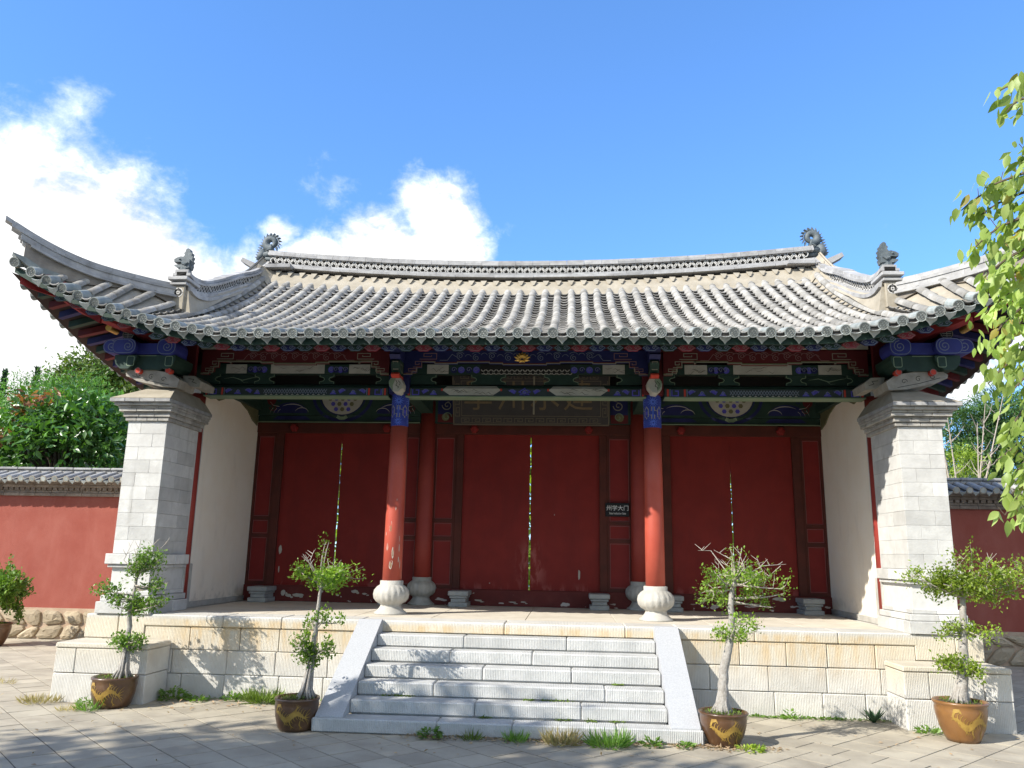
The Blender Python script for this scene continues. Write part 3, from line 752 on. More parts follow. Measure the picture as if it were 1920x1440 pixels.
for row, zc in ((0, 6.008), (1, 6.050)):
    k = 0; x = -4.25+(.056 if row else 0)
    while x < 4.26:
        zc_ = zc+zr(x); ro, ri = .054, .041; n = 12; V = []; F = []
        for q in range(n):
            a = 2*PI*q/n
            for rr, yy in ((ri, 2.87), (ro, 2.87), (ro, 2.93), (ri, 2.93)): V.append((x+rr*math.cos(a), yy, zc_+min(max(rr*math.sin(a), -.034-.05*row), .036+.05*(1-row))))
        for q in range(n):
            j = (q+1) % n
            for e in range(4): F.append((q*4+e, j*4+e, j*4+(e+1) % 4, q*4+(e+1) % 4))
        mb.add(V, F); x += .112
mb.build('ridge_lattice', LATT, ridge)

# --- verge ridges (curving down beside the gables), hip ridges, finials, beasts
VP = [(3.02, 6.30), (2.80, 6.12), (2.4, 5.87), (1.85, 5.62), (1.4, 5.39), (.96, 5.19), (.70, 5.11), (.50, 5.09), (.34, 5.12)]
def catmull(P, n=4):
    P = [np.array(p, float) for p in P]; out = []
    for i in range(len(P)-1):
        p0 = P[max(i-1, 0)]; p1 = P[i]; p2 = P[i+1]; p3 = P[min(i+2, len(P)-1)]
        for k in range(n):
            t = k/n; out.append(.5*((2*p1)+(-p0+p2)*t+(2*p0-5*p1+4*p2-p3)*t*t+(-p0+3*p1-3*p2+p3)*t**3))
    out.append(P[-1]); return out
def ysweep(mb, path, x0, x1, a0, a1, mi=0):
    """band along a YZ path between heights path-a0 and path-a1"""
    n = len(path); V = []
    for y, z in path: V += [(x0, y, z-a0), (x1, y, z-a0), (x1, y, z-a1), (x0, y, z-a1)]
    F = [(0, 1, 2, 3)[::-1], tuple(4*(n-1)+k for k in range(4))]
    for i in range(n-1):
        for k in range(4): F.append((4*i+k, 4*i+(k+1) % 4, 4*i+4+(k+1) % 4, 4*i+4+k))
    mb.add(V, F, mi)
for sg in (-1, 1):
    X = 4.42*sg; path = catmull(VP)
    mb = MB(); n = len(path); V = []
    for y, z in path:                                           # mortar body reaching down to the deck
        zb = min(Zf(4.42, max(y, eave_y(4.42)))-.05, z-.3)
        V += [(X-.10, y, z-.20), (X+.10, y, z-.20), (X+.17, y, zb), (X-.17, y, zb)]
    F = [(3, 2, 1, 0), tuple(4*(n-1)+k for k in range(4))]
    for i in range(n-1):
        for k in range(4): F.append((4*i+k, 4*i+(k+1) % 4, 4*i+4+(k+1) % 4, 4*i+4+k))
    mb.add(V, F)
    vr = mb.build('verge_ridge', MORTAR, hall)
    mb = MB(); ysweep(mb, path, X-.065, X+.065, .03, .22); mb.build('dark_core', DARKGAP, vr)
    # cap, course and lip tiles in pieces along the curve
    fine = catmull(VP, 12)
    for a0, a1, hwid, step, nm in ((0., .045, .085, 8, 'verge_cap_tile'), (.048, .08, .115, 11, 'verge_cap_tile'), (.185, .235, .11, 9, 'verge_course_tile'), (.24, .285, .15, 13, 'verge_lip_tile')):
        i = 0
        while i < len(fine)-1:
            j = min(i+step, len(fine)-1); seg = fine[i:j+1]
            if len(seg) > 1:
                if j < len(fine)-1:
                    seg = seg[:-1]+[seg[-1]*.95+seg[-2]*.05]
                mb = MB(); ja = random.uniform(-.004, .004); ysweep(mb, seg, X-hwid-ja, X+hwid+ja, a0-ja, a1); mb.build(nm, RIDGE, vr)
            i = j
    mb = MB(); d = 0.; last = fine[0]
    for i in range(1, len(fine)-3):                             # lattice rings, both faces
        d += float(np.hypot(*(fine[i]-last))); last = fine[i]
        if d > .075:
            d = 0.; y, z = fine[i]
            for fx in (X-.068, X+.068):
                o_ = -.012 if fx < X else .012
                mb.stroke(circ(y, z-.132, .045, 10), .014, lambda u, v, fx=fx, o_=o_: (fx+o_, u, v), closed=True)
                mb.stroke([(y-.02, z-.17), (y+.02, z-.095)], .012, lambda u, v, fx=fx, o_=o_: (fx+o_, u, v))
    mb.build('verge_lattice', LATT, vr)
    # end block with the coin-shaped vent
    mb = MB(); mb.cbox(X-.082, X+.082, .31, .54, 4.50, 4.895, .01)
    blk = mb.build('verge_end_block', MORTAR, vr)
    mb = MB(); mb.cbox(X-.11, X+.11, .28, .58, 4.896, 4.93, .006); mb.cbox(X-.13, X+.13, .25, .62, 4.955, 5.0, .006); mb.box(X-.085, X+.085, .31, .56, 4.93, 4.955); mb.box(X-.08, X+.08, .33, .55, 5.0, 5.03); mb.build('block_cap', RIDGE, vr)
    mb = MB(); fm = front(.3085); mb.add([fm(u, v) for u, v in circ(X, 4.80, .058, 14)], [tuple(range(14))], 1)
    fm2 = front(.3065)
    for q in range(4): mb.stroke(arc(X+.058*math.cos(q*PI/2+PI/4), 4.80+.058*math.sin(q*PI/2+PI/4), .043, q*PI/2+PI/4+PI*.62, q*PI/2+PI/4+PI*1.38, 6), .013, fm2, 0)
    mb.stroke(circ(X, 4.80, .058, 14), .012, fm2, 0, closed=True)
    mb.build('coin_vent', [LATT, P_BLACK], vr)
    # ridge end board poking out at each gable and the small shelf on the front
    mb = MB(); mb.prism([(4.5, 6.14), (4.74, 6.25), (4.77, 6.19), (4.56, 6.07)], lambda u, v, d: (sg*u, d, v), 2.8, 3.0); mb.build('gable_board', RIDGE, hall)
    mb = MB(); mb.cbox(*sorted((sg*3.88, sg*4.30)), 2.66, 2.90, 6.02, 6.085, .008); mb.build('ridge_shelf', RIDGE, ridge)

def shr(mb, c, k):
    mb.v = [tuple(c[i]+(p[i]-c[i])*k for i in range(3)) for p in mb.v]; return mb
def roof_beast(sg):
    X = 4.42*sg; t = []
    mb = MB()
    # seated dragon head looking outwards: block neck, open jaw, tall flame crest
    mb.tube([(X, .44, 5.03), (X, .43, 5.12), (X, .42, 5.19)], [.10, .095, .085], 10)
    s = sg
    mb.prism([(-.085, 5.17), (.09, 5.17), (.135, 5.20), (.13, 5.215), (.03, 5.22), (.0, 5.24), (.04, 5.262), (.14, 5.258), (.145, 5.30), (.11, 5.325), (.05, 5.345), (-.02, 5.335), (-.09, 5.30)], lambda u, v, d: (X+s*u, .42-d, v), -.075, .075)
    o = shr(mb, (X, .43, 5.03), .88).build('roof_beast', DRAGON, hall)
    mb = MB()
    cr = [(-.10, 5.16), (-.115, 5.22), (-.10, 5.24), (-.125, 5.28), (-.10, 5.30), (-.12, 5.35), (-.09, 5.37), (-.10, 5.41), (-.07, 5.425), (-.06, 5.47), (-.03, 5.485), (-.005, 5.47), (.005, 5.43), (.025, 5.41), (.01, 5.38), (.03, 5.35), (.015, 5.33), (-.02, 5.33), (-.06, 5.25)]
    mb.prism(cr, lambda u, v, d: (X+s*u, .42-d, v), -.04, .04); shr(mb, (X, .43, 5.03), .88).build('crest', DRAGON, o)
    mb = MB()
    for yy in (-.078, .078):
        mb.lathe([(.0, -.014), (.014, -.008), (.017, 0), (.014, .008), (0, .014)], (X+s*.06, .42+yy, 5.30), 8)
        mb.tube([(X+s*.02, .42+yy, 5.24), (X-s*.03, .42+yy*1.1, 5.22), (X-s*.08, .42+yy*1.15, 5.25)], [.018, .02, .006], 6)
    shr(mb, (X, .43, 5.03), .88).build('eyes_and_whiskers', DRAGON, o)
    return o
def ridge_dragon(sg):
    """curled dragon tail: a thick disc-like spiral with spiky fins, standing on the ridge end"""
    X = 4.36*sg; s = sg; y = 2.95; n = 44; sp = []; rad = []
    cx, cz = X-s*.02, 6.60
    for i in range(n+1):                                        # body climbs from the ridge, then coils inwards
        a = -PI*.62+2*PI*1.18*i/n; rr = .112-.05*(i/n)**1.2
        sp.append((cx-s*rr*math.cos(a)*-1, y, cz+rr*math.sin(a))); rad.append(.088-.052*(i/n))
    body = [(X+s*.17, y, 6.25), (X+s*.15, y, 6.36), (X+s*.10, y, 6.45)]
    mb = MB(); mb.tube(body, [.085, .085, .075], 10)
    mb.tube(sp, rad, 10); o = shr(mb, (X, 2.95, 6.27), .84).build('ridge_dragon_tail', DRAGON, hall, smooth=True)
    mb = MB()
    for i in range(1, 17):
        a = -PI*.62+2*PI*.92*i/16; px = cx+s*math.cos(a)*.165; pz = cz+math.sin(a)*.165
        ta = a+s*0+.9; L = .062
        tip = (cx+s*(math.cos(a+.22)*(.165+L*.75)), cz+math.sin(a+.22)*(.165+L*.75))
        b0 = (cx+s*math.cos(a-.13)*.150, cz+math.sin(a-.13)*.150); b1 = (cx+s*math.cos(a+.15)*.150, cz+math.sin(a+.15)*.150)
        mb.prism([b0, b1, tip], lambda u, v, d: (u, y-d, v), -.035, .035)
    for i in range(6):
        z = 6.27+i*.05; x = X+s*(.245-.012*i)
        mb.prism([(x-s*.03, z), (x+s*.035, z+.045), (x-s*.03, z+.045)], lambda u, v, d: (u, y-d, v), -.03, .03)
    shr(mb, (X, 2.95, 6.27), .84).build('fin', DRAGON, o)
    mb = MB()                                                   # head biting the ridge
    mb.tube([(X+s*.10, y, 6.36), (X-s*.02, y, 6.37), (X-s*.13, y, 6.33), (X-s*.19, y, 6.345)], [.075, .07, .05, .02], 9)
    mb.tube([(X+s*.06, y, 6.28), (X-s*.06, y, 6.265), (X-s*.13, y, 6.25)], [.05, .04, .02], 8)
    for yy in (-.07, .07): mb.tube([(X-s*.02, y+yy, 6.40), (X+s*.03, y+yy*1.3, 6.42), (X-s*.03, y+yy*1.2, 6.45), (X-s*.10, y+yy, 6.43)], [.014, .016, .012, .004], 6)
    shr(mb, (X, 2.95, 6.27), .84).build('dragon_head', DRAGON, o, smooth=True)
for sg in (-1, 1): roof_beast(sg); ridge_dragon(sg)

# hip ridges sweeping up to the corner tips
HP = [(.0, 4.93), (.30, 4.935), (.62, 4.955), (.95, 4.99), (1.28, 5.07), (1.60, 5.19), (1.92, 5.345)]
hd = Vector((1.47, -1.2)).normalized()
for sg in (-1, 1):
    def hp(q, off=0., sg=sg):
        x = 4.50+hd.x*q; y = .38+hd.y*q
        return (sg*(x+hd.y*off*-1), y+hd.x*off)
    path = catmull(HP, 8)
    def hsweep(mb, seg, w, a0, a1f, sg=sg):
        V = []; n = len(seg)
        for q, z in seg:
            a1 = a1f(q, z) if callable(a1f) else z-a1f
            (xa, ya), (xb, yb) = hp(q, -w), hp(q, w)
            V += [(xa, ya, z-a0), (xb, yb, z-a0), (xb, yb, a1), (xa, ya, a1)]
        F = [(0, 1, 2, 3), tuple(4*(n-1)+k for k in range(4))]
        for i in range(n-1):
            for k in range(4): F.append((4*i+k, 4*i+(k+1) % 4, 4*i+4+(k+1) % 4, 4*i+4+k))
        mb.add(V, F)
    body = [p for p in path if p[0] < 1.70]
    mb = MB(); hsweep(mb, body, .07, .17, lambda q, z: min(z-.2, Zf(min(5.87, 4.50+hd.x*q), .38+hd.y*q)-.03+max(0, q-1.5)*.8))
    hr = mb.build('hip_ridge', MORTARD, hall)
    for a0, a1, wd, step, nm in ((0., .05, .055, 4, 'hip_cap_tile'), (.053, .088, .085, 5, 'hip_cap_tile'), (.090, .165, .075, 6, 'hip_course_tile'), (.168, .195, .115, 7, 'hip_lip_tile')):
        fine = catmull(HP, 10); lim = len(fine)-1-(0 if a0 < .05 else 3 if a0 < .07 else 6 if a0 < .1 else 9); i = 0
        while i < lim:
            j = min(i+step*2, lim); seg = fine[i:j+1]
            seg = seg[:-1]+[seg[-1]*.96+seg[-2]*.04] if j < lim else seg
            mb = MB(); ja = random.uniform(-.003, .003); hsweep(mb, seg, wd+ja, a0+ja, a1); mb.build(nm, RIDGE, hr); i = j
    # stepped corbel nose with its hole, and the little upturned corner tile
    mb = MB(); nose = [(1.42, 4.83), (1.50, 4.80), (1.585, 4.82), (1.60, 4.90), (1.635, 4.92), (1.64, 4.965), (1.675, 4.99), (1.68, 5.03), (1.72, 5.06), (1.73, 5.105), (1.77, 5.13), (1.40, 5.02)]
    def npos(u, v, d, sg=sg):
        x, y = hp(u, d); return (x, y, v)
    mb.prism(nose, npos, -.06, .06); mb.build('corner_corbel', RIDGE, hr)
    mb = MB(); mb.prism([(1.30, 4.76), (1.50, 4.795), (1.66, 4.88), (1.80, 4.915), (1.76, 4.87), (1.66, 4.80), (1.50, 4.70), (1.30, 4.66)], npos, -.075, .075); mb.build('corner_tile', TILEG, hr)
    mb = MB(); mb.prism([(.1, 4.10), (1.0, 4.36), (1.45, 4.60), (1.52, 4.70), (1.40, 4.72), (.9, 4.56), (.1, 4.26)], npos, -.09, .09); hb = mb.build('hip_rafter', REDBOARD, hall)
    x, y = hp(.52, -.10)
# --- gable walls: plaster inside the porch, closing the gable above
for sg in (-1, 1):
    mb = MB(); a, b = sorted((sg*4.30, sg*4.70)); mb.box(a, b, 1.09, 5.6, H-.003, 3.95); wl = mb.build('gable_wall', PLASTER, hall)
    mb = MB(); a, b = sorted((sg*4.275, sg*4.30)); mb.cbox(a, b, 1.09, 2.92, H-.002, H+.07, .003); mb.build('skirting_stone', BASESTONE, wl)
    mb = MB(); mb.tube([(sg*4.335, .95, H), (sg*4.335, .95, 3.6)], [.115, .105], 20); mb.build('embedded_column', REDCOL, hall, smooth=True)
    V = []; ys = np.linspace(.42, 5.58, 30); F = []
    for y in ys:
        for x_ in (4.47, 4.43): V += [(sg*x_, y, 3.9), (sg*x_, y, Zf(4.45, y if y < 3 else 6-y)-.02)]
    for i in range(len(ys)-1):
        for k in range(2): F.append((4*i+2*k, 4*i+2*k+1, 4*i+4+2*k+1, 4*i+4+2*k))
    MB().add(V, F).build('gable_board', SOFFIT, hall)
    # beam running back along the wall, with its carved bracket
    mb = MB(); a, b = sorted((sg*4.22, sg*4.40)); mb.box(a, b, .9, 2.95, 3.74, 3.99); bm = mb.build('tie_beam', P_GREEN, hall)
    a, b = sorted((sg*4.285, sg*4.35))
    mb = MB(); mb.prism([(1.06, 3.745), (1.06, 3.60), (1.25, 3.60), (1.38, 3.64), (1.5, 3.62), (1.7, 3.69), (1.95, 3.74)], lambda u, v, d: (d, u, v), a, b); mb.build('beam_bracket', P_OLIVE, bm)
    mb = MB(); mb.prism([(2.9, 3.745), (2.9, 3.50), (2.7, 3.55), (2.5, 3.66), (2.2, 3.745)], lambda u, v, d: (d, u, v), a, b); mb.build('beam_bracket', P_OLIVE, bm)
for sg in (-1, 1):
    mb = MB(); mb.box(sg*1.61-.09, sg*1.61+.09, 1.05, 2.85, 3.70, 3.92); mb.build('tie_beam', P_GREEN, hall)
# dark boarding above the door wall, up to the deck
mb = MB(); mb.box(-4.4, 4.4, 3.0, 3.05, 3.95, 5.6); mb.build('upper_boarding', mat('shade_black_board', (.012, .011, .010), None), hall)  # shade behind the pierced boards put into this near-black colour

# --- piers
def ring(mbf, x0, x1, y0, y1, z0, z1, nx, ny, name, m, parent, c=.004, dep=.16, sg=1):
    """one moulded course round the front and the inner side, as separate pieces"""
    xs = np.linspace(x0, x1, nx+1)
    for a, b in zip(xs[:-1], xs[1:]):
        mb = MB(); mb.cbox(a+.0015, b-.0015, y0, y0+dep, z0, z1-.0015, c, jit=.0012); mb.build(name, m, parent)
    ys = np.linspace(y0+dep+.002, y1, ny+1); xi0, xi1 = (x1-dep, x1) if sg < 0 else (x0, x0+dep)
    for a, b in zip(ys[:-1], ys[1:]):
        mb = MB(); mb.cbox(xi0, xi1, a+.0015, b-.0015, z0, z1-.0015, c, jit=.0012); mb.build(name, m, parent)
for sg in (-1, 1):
    x0, x1 = sorted((sg*4.235, sg*4.715)); y0, y1 = .05, .84
    mb = MB(); mb.box(x0+.012, x1-.012, y0+.012, y1+.2, H-.003, 3.42); pier = mb.build('end_pier', BRICKJ, hall)
    z = 1.535; k = 0; CH = .1555
    while z < 3.085:
        xsA = [x0, x0+(.32 if (k % 2) ^ (sg < 0) else .16), x1]; ysA = [y0, y0+(.34 if k % 2 else .5), y1]
        for a, b in zip(xsA[:-1], xsA[1:]):
            for c_, d_ in zip(ysA[:-1], ysA[1:]):
                mb = MB(); mb.cbox(a+.001, b-.001, c_+.001-random.uniform(0, .002), d_-.001, z+.001, z+CH-.001, .002, jit=.0006); mb.build('brick', BRICKM, pier)
        z += CH; k += 1
    # corbelled cap
    for q, (o_, za, zb) in enumerate([(.03, 3.09, 3.135), (.05, 3.137, 3.18), (.055, 3.182, 3.195), (.09, 3.197, 3.235), (.10, 3.237, 3.262), (.135, 3.264, 3.30), (.175, 3.302, 3.345)]):
        xx0, xx1 = x0-o_, x1+o_
        if sg < 0: xx1 = min(xx1, -4.235+.07+o_*.12)
        else: xx0 = max(xx0, 4.235-.07-o_*.12)
        ring(None, xx0, xx1, y0-o_*.92, y1+.06+.02*q, za, zb, 3 if q % 2 else 4, 4, 'cap_brick', RIDGE if q == 6 else CAPB, pier, sg=sg)
    xx0, xx1 = (x0-.175, -4.145) if sg < 0 else (4.145, x1+.175)
    mb = MB(); cx_, cy_ = (x0+x1)/2+sg*-.05, .5
    V = [(xx0, -.11, 3.346), (xx1, -.11, 3.346), (xx1, 1.0, 3.346), (xx0, 1.0, 3.346), (cx_-.16, .22, 3.53), (cx_+.16, .22, 3.53), (cx_+.16, .95, 3.53), (cx_-.16, .95, 3.53)]
    mb.add(V, [(0, 1, 5, 4), (1, 2, 6, 5), (2, 3, 7, 6), (3, 0, 4, 7), (4, 5, 6, 7), (3, 2, 1, 0)]); mb.build('cap_slope', MORTAR, pier)
    # pedestal
    for o_, za, zb, nx in [(.055, 1.415, 1.533, 2), (.03, 1.375, 1.413, 2), (-.02, 1.335, 1.373, 2), (-.02, 1.12, 1.165, 2), (.02, 1.07, 1.118, 2), (.055, 1.0, 1.068, 2), (.085, H-.002, .998, 2)]:
        xx0, xx1 = x0-o_, x1+o_
        ring(None, xx0, xx1, y0-o_, y1+.02, za, zb, nx, 2, 'pedestal_course', BRICKM, pier, .006, sg=sg)
    mb = MB(); mb.cbox(x0+.05, x1-.05, y0+.05, y1, 1.165, 1.335, .006); mb.build('pedestal_waist', BRICKM, pier)
    fm = front(y0+.049)
    for a, b in ((x0+.075, x0+.225), (x0+.255, x1-.075)):
        mb = MB(); mb.stroke([(a, 1.19), (b, 1.19), (b, 1.31), (a, 1.31)], .014, lambda u, v: (u, y0+.040, v), closed=True)
        mb.stroke(spiral((a+b)/2, 1.25, .045, 1.5), .012, lambda u, v: (u, y0+.042, v)); mb.build('carved_panel', BASESTONE, pier)
    mb = MB(); a, b = sorted((sg*4.232, sg*4.30)); mb.cbox(a, b, .862, 1.085, H, 1.42, .008); mb.build('column_guard_stone', BASESTONE, pier)

# --- columns and their melon-shaped stone bases
def column_base(loc, sc, parent):
    mb = MB(); x, y = loc
    prof = [(.205, 0), (.20, .02), (.165, .045), (.135, .08), (.125, .105), (.135, .122), (.18, .145), (.212, .185), (.222, .235), (.212, .285), (.18, .325), (.15, .345), (.142, .35), (.143, .395), (.13, .40)]
    mb.lathe([(r*sc, z*sc) for r, z in prof], (x, y, H-.002), 72, lobes=18, amp=.055, lz=(.13*sc, .335*sc)); return mb.build('column_base', BASESTONE, parent, smooth=True)
for yc, xc, nm, sc, rr in ((.95, 1.612, 'front_column', 1., .118), (2.93, 1.60, 'rear_column', .98, .125)):
    for sg in (-1, 1):
        x = sg*xc; mb = MB(); zt = 3.19 if yc < 2 else 3.9
        mb.lathe([(rr, H+.39), (rr*.99, 1.9), (rr*.95, 2.6), (rr*.90, zt)], (x, yc, 0), 28)
        o = mb.build('column', REDCOL if yc > 2 else mat('peeling_red_lacquer' if sg < 0 else 'sound_red_lacquer', (.37, .062, .038), (.43, .08, .048), 3, .5, .12, 40, spec=.35, fn=peel(.12, 1.32, 2.25)), hall, smooth=True)
        column_base((x, yc), sc, o)
        if yc < 2:
            r = rr*.905
            mb = MB(); mb.lathe([(r+.001, 3.188), (r+.004, 3.20), (r+.002, 3.60)], (x, yc, 0), 28)
            def cyl(u, v, d=.004, x=x, yc=yc, r=r): return (x+(r+d)*math.sin(u/r), yc-(r+d)*math.cos(u/r), v)
            for zb in (3.255, 3.50):
                for q in range(-2, 3):                           # rays of the half flowers
                    for uu in (-.105, .105*0, .105):
                        pass
            def fl(cu, cv, R, mi, n=12):
                for q in range(n):
                    a = 2*PI*q/n; mb.stroke([(cu+.012*math.cos(a), cv+.012*math.sin(a)), (cu+R*.6*math.cos(a), cv+R*.6*math.sin(a)), (cu+R*math.cos(a), cv+R*math.sin(a))], .017, cyl, mi, taper=True)
            for cu in (-.17, 0., .17): fl(cu, 3.51, .072, 1); fl(cu, 3.245, .060, 1)
            for cu in (-.17, 0, .17):                            # stepped cross
                w_ = .045; h_ = .038; mb.stroke([(cu-w_*.4, 3.30), (cu-w_*.4, 3.345), (cu-w_*1.3, 3.345), (cu-w_*1.3, 3.40), (cu-w_*.4, 3.40), (cu-w_*.4, 3.445), (cu+w_*.4, 3.445), (cu+w_*.4, 3.40), (cu+w_*1.3, 3.40), (cu+w_*1.3, 3.345), (cu+w_*.4, 3.345), (cu+w_*.4, 3.30)], .011, cyl, 2, closed=True)
                mb.stroke([(cu-w_*.9, 3.372), (cu+w_*.9, 3.372)], .035, lambda u, v: cyl(u, v, .003), 3)
                mb.stroke([(cu, 3.31), (cu, 3.435)], .022, lambda u, v: cyl(u, v, .0032), 1)
            for cu in (-.085, .085):
                mb.stroke([(cu-.03, 3.41), (cu, 3.45), (cu+.03, 3.41)], .012, cyl, 2); mb.stroke([(cu-.03, 3.335), (cu, 3.30), (cu+.03, 3.335)], .012, cyl, 2); mb.stroke([(cu, 3.35), (cu, 3.39)], .03, cyl, 4)
            mb.stroke([(-.3, 3.205), (.3, 3.205)], .012, cyl, 2); mb.stroke([(-.34, 3.195), (.34, 3.195)], .008, cyl, 1)
            mb.build('painted_collar', [mat('collar_blue', (.03, .045, .24), (.045, .06, .3), 20), P_LBLUE, P_CREAM, P_GREEN, P_VIOL], o)

# flakes of missing lacquer
def chip(mb, fm, u, v, w_, h_, mi=0):
    n = 9; P = [(u+w_*.5*math.cos(2*PI*k/n)*random.uniform(.55, 1.1), v+h_*.5*math.sin(2*PI*k/n)*random.uniform(.7, 1.1)) for k in range(n)]
    mb.add([fm(p, q) for p, q in P], [tuple(range(n))], mi)
mb = MB(); cf = lambda u, v: (-1.612+(.1185-.004*(v-1.3))*math.sin(u/.117), .95-(.1185-.004*(v-1.3))*math.cos(u/.117), v)
for u, v, w_, h_ in ((-.02, 1.90, .045, .17), (-.055, 1.67, .03, .10), (.02, 1.60, .035, .15), (.0, 1.46, .055, .13), (.10, 1.78, .012, .10), (.10, 1.66, .012, .12), (.095, 1.52, .014, .08), (.12, 1.47, .012, .12), (.03, 2.14, .012, .05), (.04, 2.25, .008, .03), (-.09, 1.83, .01, .05)):
    chip(mb, lambda p, q: (cf(p, q)), u, v, w_, h_, 0)
    if w_ > .03: chip(mb, lambda p, q: (cf(p, q)[0], cf(p, q)[1]-.0008, q), u, v-.005, w_*.5, h_*.6, 1)
mb.build('bare_patch', [P_WHITE, mat('bare_wood', (.20, .11, .06), (.27, .17, .10), 30)], hall)
mb = MB(); fm = lambda u, v: (u, 2.9935, v)
for u, v, w_, h_ in ((-3.80, 1.62, .05, .17), (-3.80, 1.33, .022, .12), (.72, 1.34, .04, .17), (-2.95, 1.25, .02, .04), (2.6, 1.22, .02, .03), (.35, 2.2, .012, .03), (-.60, 1.19, .02, .02)): chip(mb, fm, u, v, w_, h_)
mb.build('paint_chips', P_WHITE, hall, kind='stuff')
mb = MB(); fm = lambda u, v: (u, 2.9285, v)
for u, v, w_, h_ in ((-3.68, .99, .09, .10), (-3.60, .95, .12, .05), (-3.45, .96, .18, .06), (-2.6, 1.03, .12, .05), (-2.45, 1.0, .10, .03), (-2.85, .97, .06, .03), (-2.1, 1.0, .12, .04), (-.75, .945, .17, .025), (-.25, .93, .14, .02), (-.1, .935, .1, .02), (3.55, 1.06, .20, .05), (3.2, .98, .05, .02), (2.5, .93, .08, .02)):
    chip(mb, fm, u, v, w_, h_); chip(mb, fm, u+.05, v-.02, w_*.5, h_*.6)
mb.build('paint_chips', P_WHITE, hall, kind='stuff')

# --- door wall
DY = 3.0
dw = MB()
def frame_panel(x0, x1, parent):
    mb = MB()
    for a, b, c, d in ((x0, x0+.035, 1.10, 3.40), (x1-.035, x1, 1.10, 3.40), (x0+.035, x1-.035, 1.10, 1.15), (x0+.035, x1-.035, 1.80, 1.85), (x0+.035, x1-.035, 2.06, 2.11), (x0+.035, x1-.035, 3.35, 3.40)):
        mb.box(a, b, DY-.035, DY+.02, c, d)
    o = mb.build('panel_frame', REDFRAME, parent)
    for c, d in ((1.15, 1.80), (1.85, 2.06), (2.11, 3.35)):
        mb = MB(); mb.box(x0+.035, x1-.035, DY-.012, DY+.01, c, d); mb.build('inset_panel', REDPANEL, o)
        mb = MB(); fm = front(DY-.0125); mb.stroke([(x0+.045, c+.012), (x1-.045, c+.012), (x1-.045, d-.012), (x0+.045, d-.012)], .006, lambda u, v: fm(u, v, .002), closed=True); mb.build('panel_bead', P_PINK, o)
bays = [(-4.30, -1.70, -3.98, -3.86, -2.969, -2.941, -2.08, -1.96), (-1.50, 1.50, -1.15, -1.04, -.029, -.003, 1.02, 1.13), (1.70, 4.30, 1.96, 2.08, 2.953, 2.975, 3.86, 3.98)]
for n, (bx0, bx1, j0, l0, g0, g1, l1, j1) in enumerate(bays):
    mb = MB(); mb.cbox(bx0, bx1, DY-.07, DY+.05, H-.002, 1.10, .006); mb.build('threshold', THRESH, hall)
    mb = MB(); mb.cbox(bx0, bx1, DY-.06, DY+.05, 3.40, 3.56, .006); li = mb.build('door_lintel', REDFRAME, hall)
    for xx in (l0+.16, l1-.16):
        mb = MB(); mb.lathe([(.062, 0), (.062, .06), (.05, .075), (.03, .08)], (0, 0, 0), 6); V = [(xx+p[0], DY-.06-p[2], 3.475+p[1]*1.1) for p in mb.v]; mb.v = V; mb.build('door_peg', REDPANEL, li)
    for a, b in ((j0, l0), (l1, j1)):
        mb = MB(); mb.cbox(a, b, DY-.05, DY+.03, 1.10, 3.40, .006); mb.build('door_jamb', REDFRAME, hall)
    frame_panel(bx0, j0, hall); frame_panel(j1, bx1, hall)
    for a, b, s_ in ((l0-.012, g0, 1), (g1, l1+.012, -1)):        # leaves: the meeting edges are worn and not straight
        mb = MB(); nz = 24; V = []
        for q in range(nz+1):
            z = 1.09+(3.41-1.09)*q/nz; e = random.uniform(-.004, .004)+(.004 if z > 2.2 else 0)+(.002 if n != 1 and random.random() < .3 else 0)
            if n == 2 and z > 2.85: e += .02
            if n != 1 and z > 3.28: e += .02
            if z > 3.33: e += .03
            e = min(e, (g1-g0)/2-.0006)
            xa, xb = (a, b+e) if s_ > 0 else (a-e, b)
            V += [(xa, DY-.005, z), (xb, DY-.005, z), (xb, DY+.035, z), (xa, DY+.035, z)]
        F = [(3, 2, 1, 0), tuple(4*nz+k for k in range(4))]
        for q in range(nz):
            for k in range(4): F.append((4*q+k, 4*q+(k+1) % 4, 4*q+4+(k+1) % 4, 4*q+4+k))
        mb.add(V, F); mb.build('door_leaf', REDDOOR, hall)
for x in (-3.93, -2.02, -1.0, 1.0, 2.02, 3.93):                 # carved pivot stones in front of the jambs
    mb = MB(); yb = 2.52
    for w_, za, zb in ((.135, .868, .93), (.105, .931, .985), (.125, .986, 1.02), (.145, 1.021, 1.085)):
        mb.cbox(x-w_, x+w_, yb+(.145-w_), 2.925, za, zb, .008)
    mb.stroke(spiral(x, .957, .02, 1.2, n=8), .006, lambda u, v: (u, yb+.036, v)); mb.build('door_stone', DOORSTONE, hall)

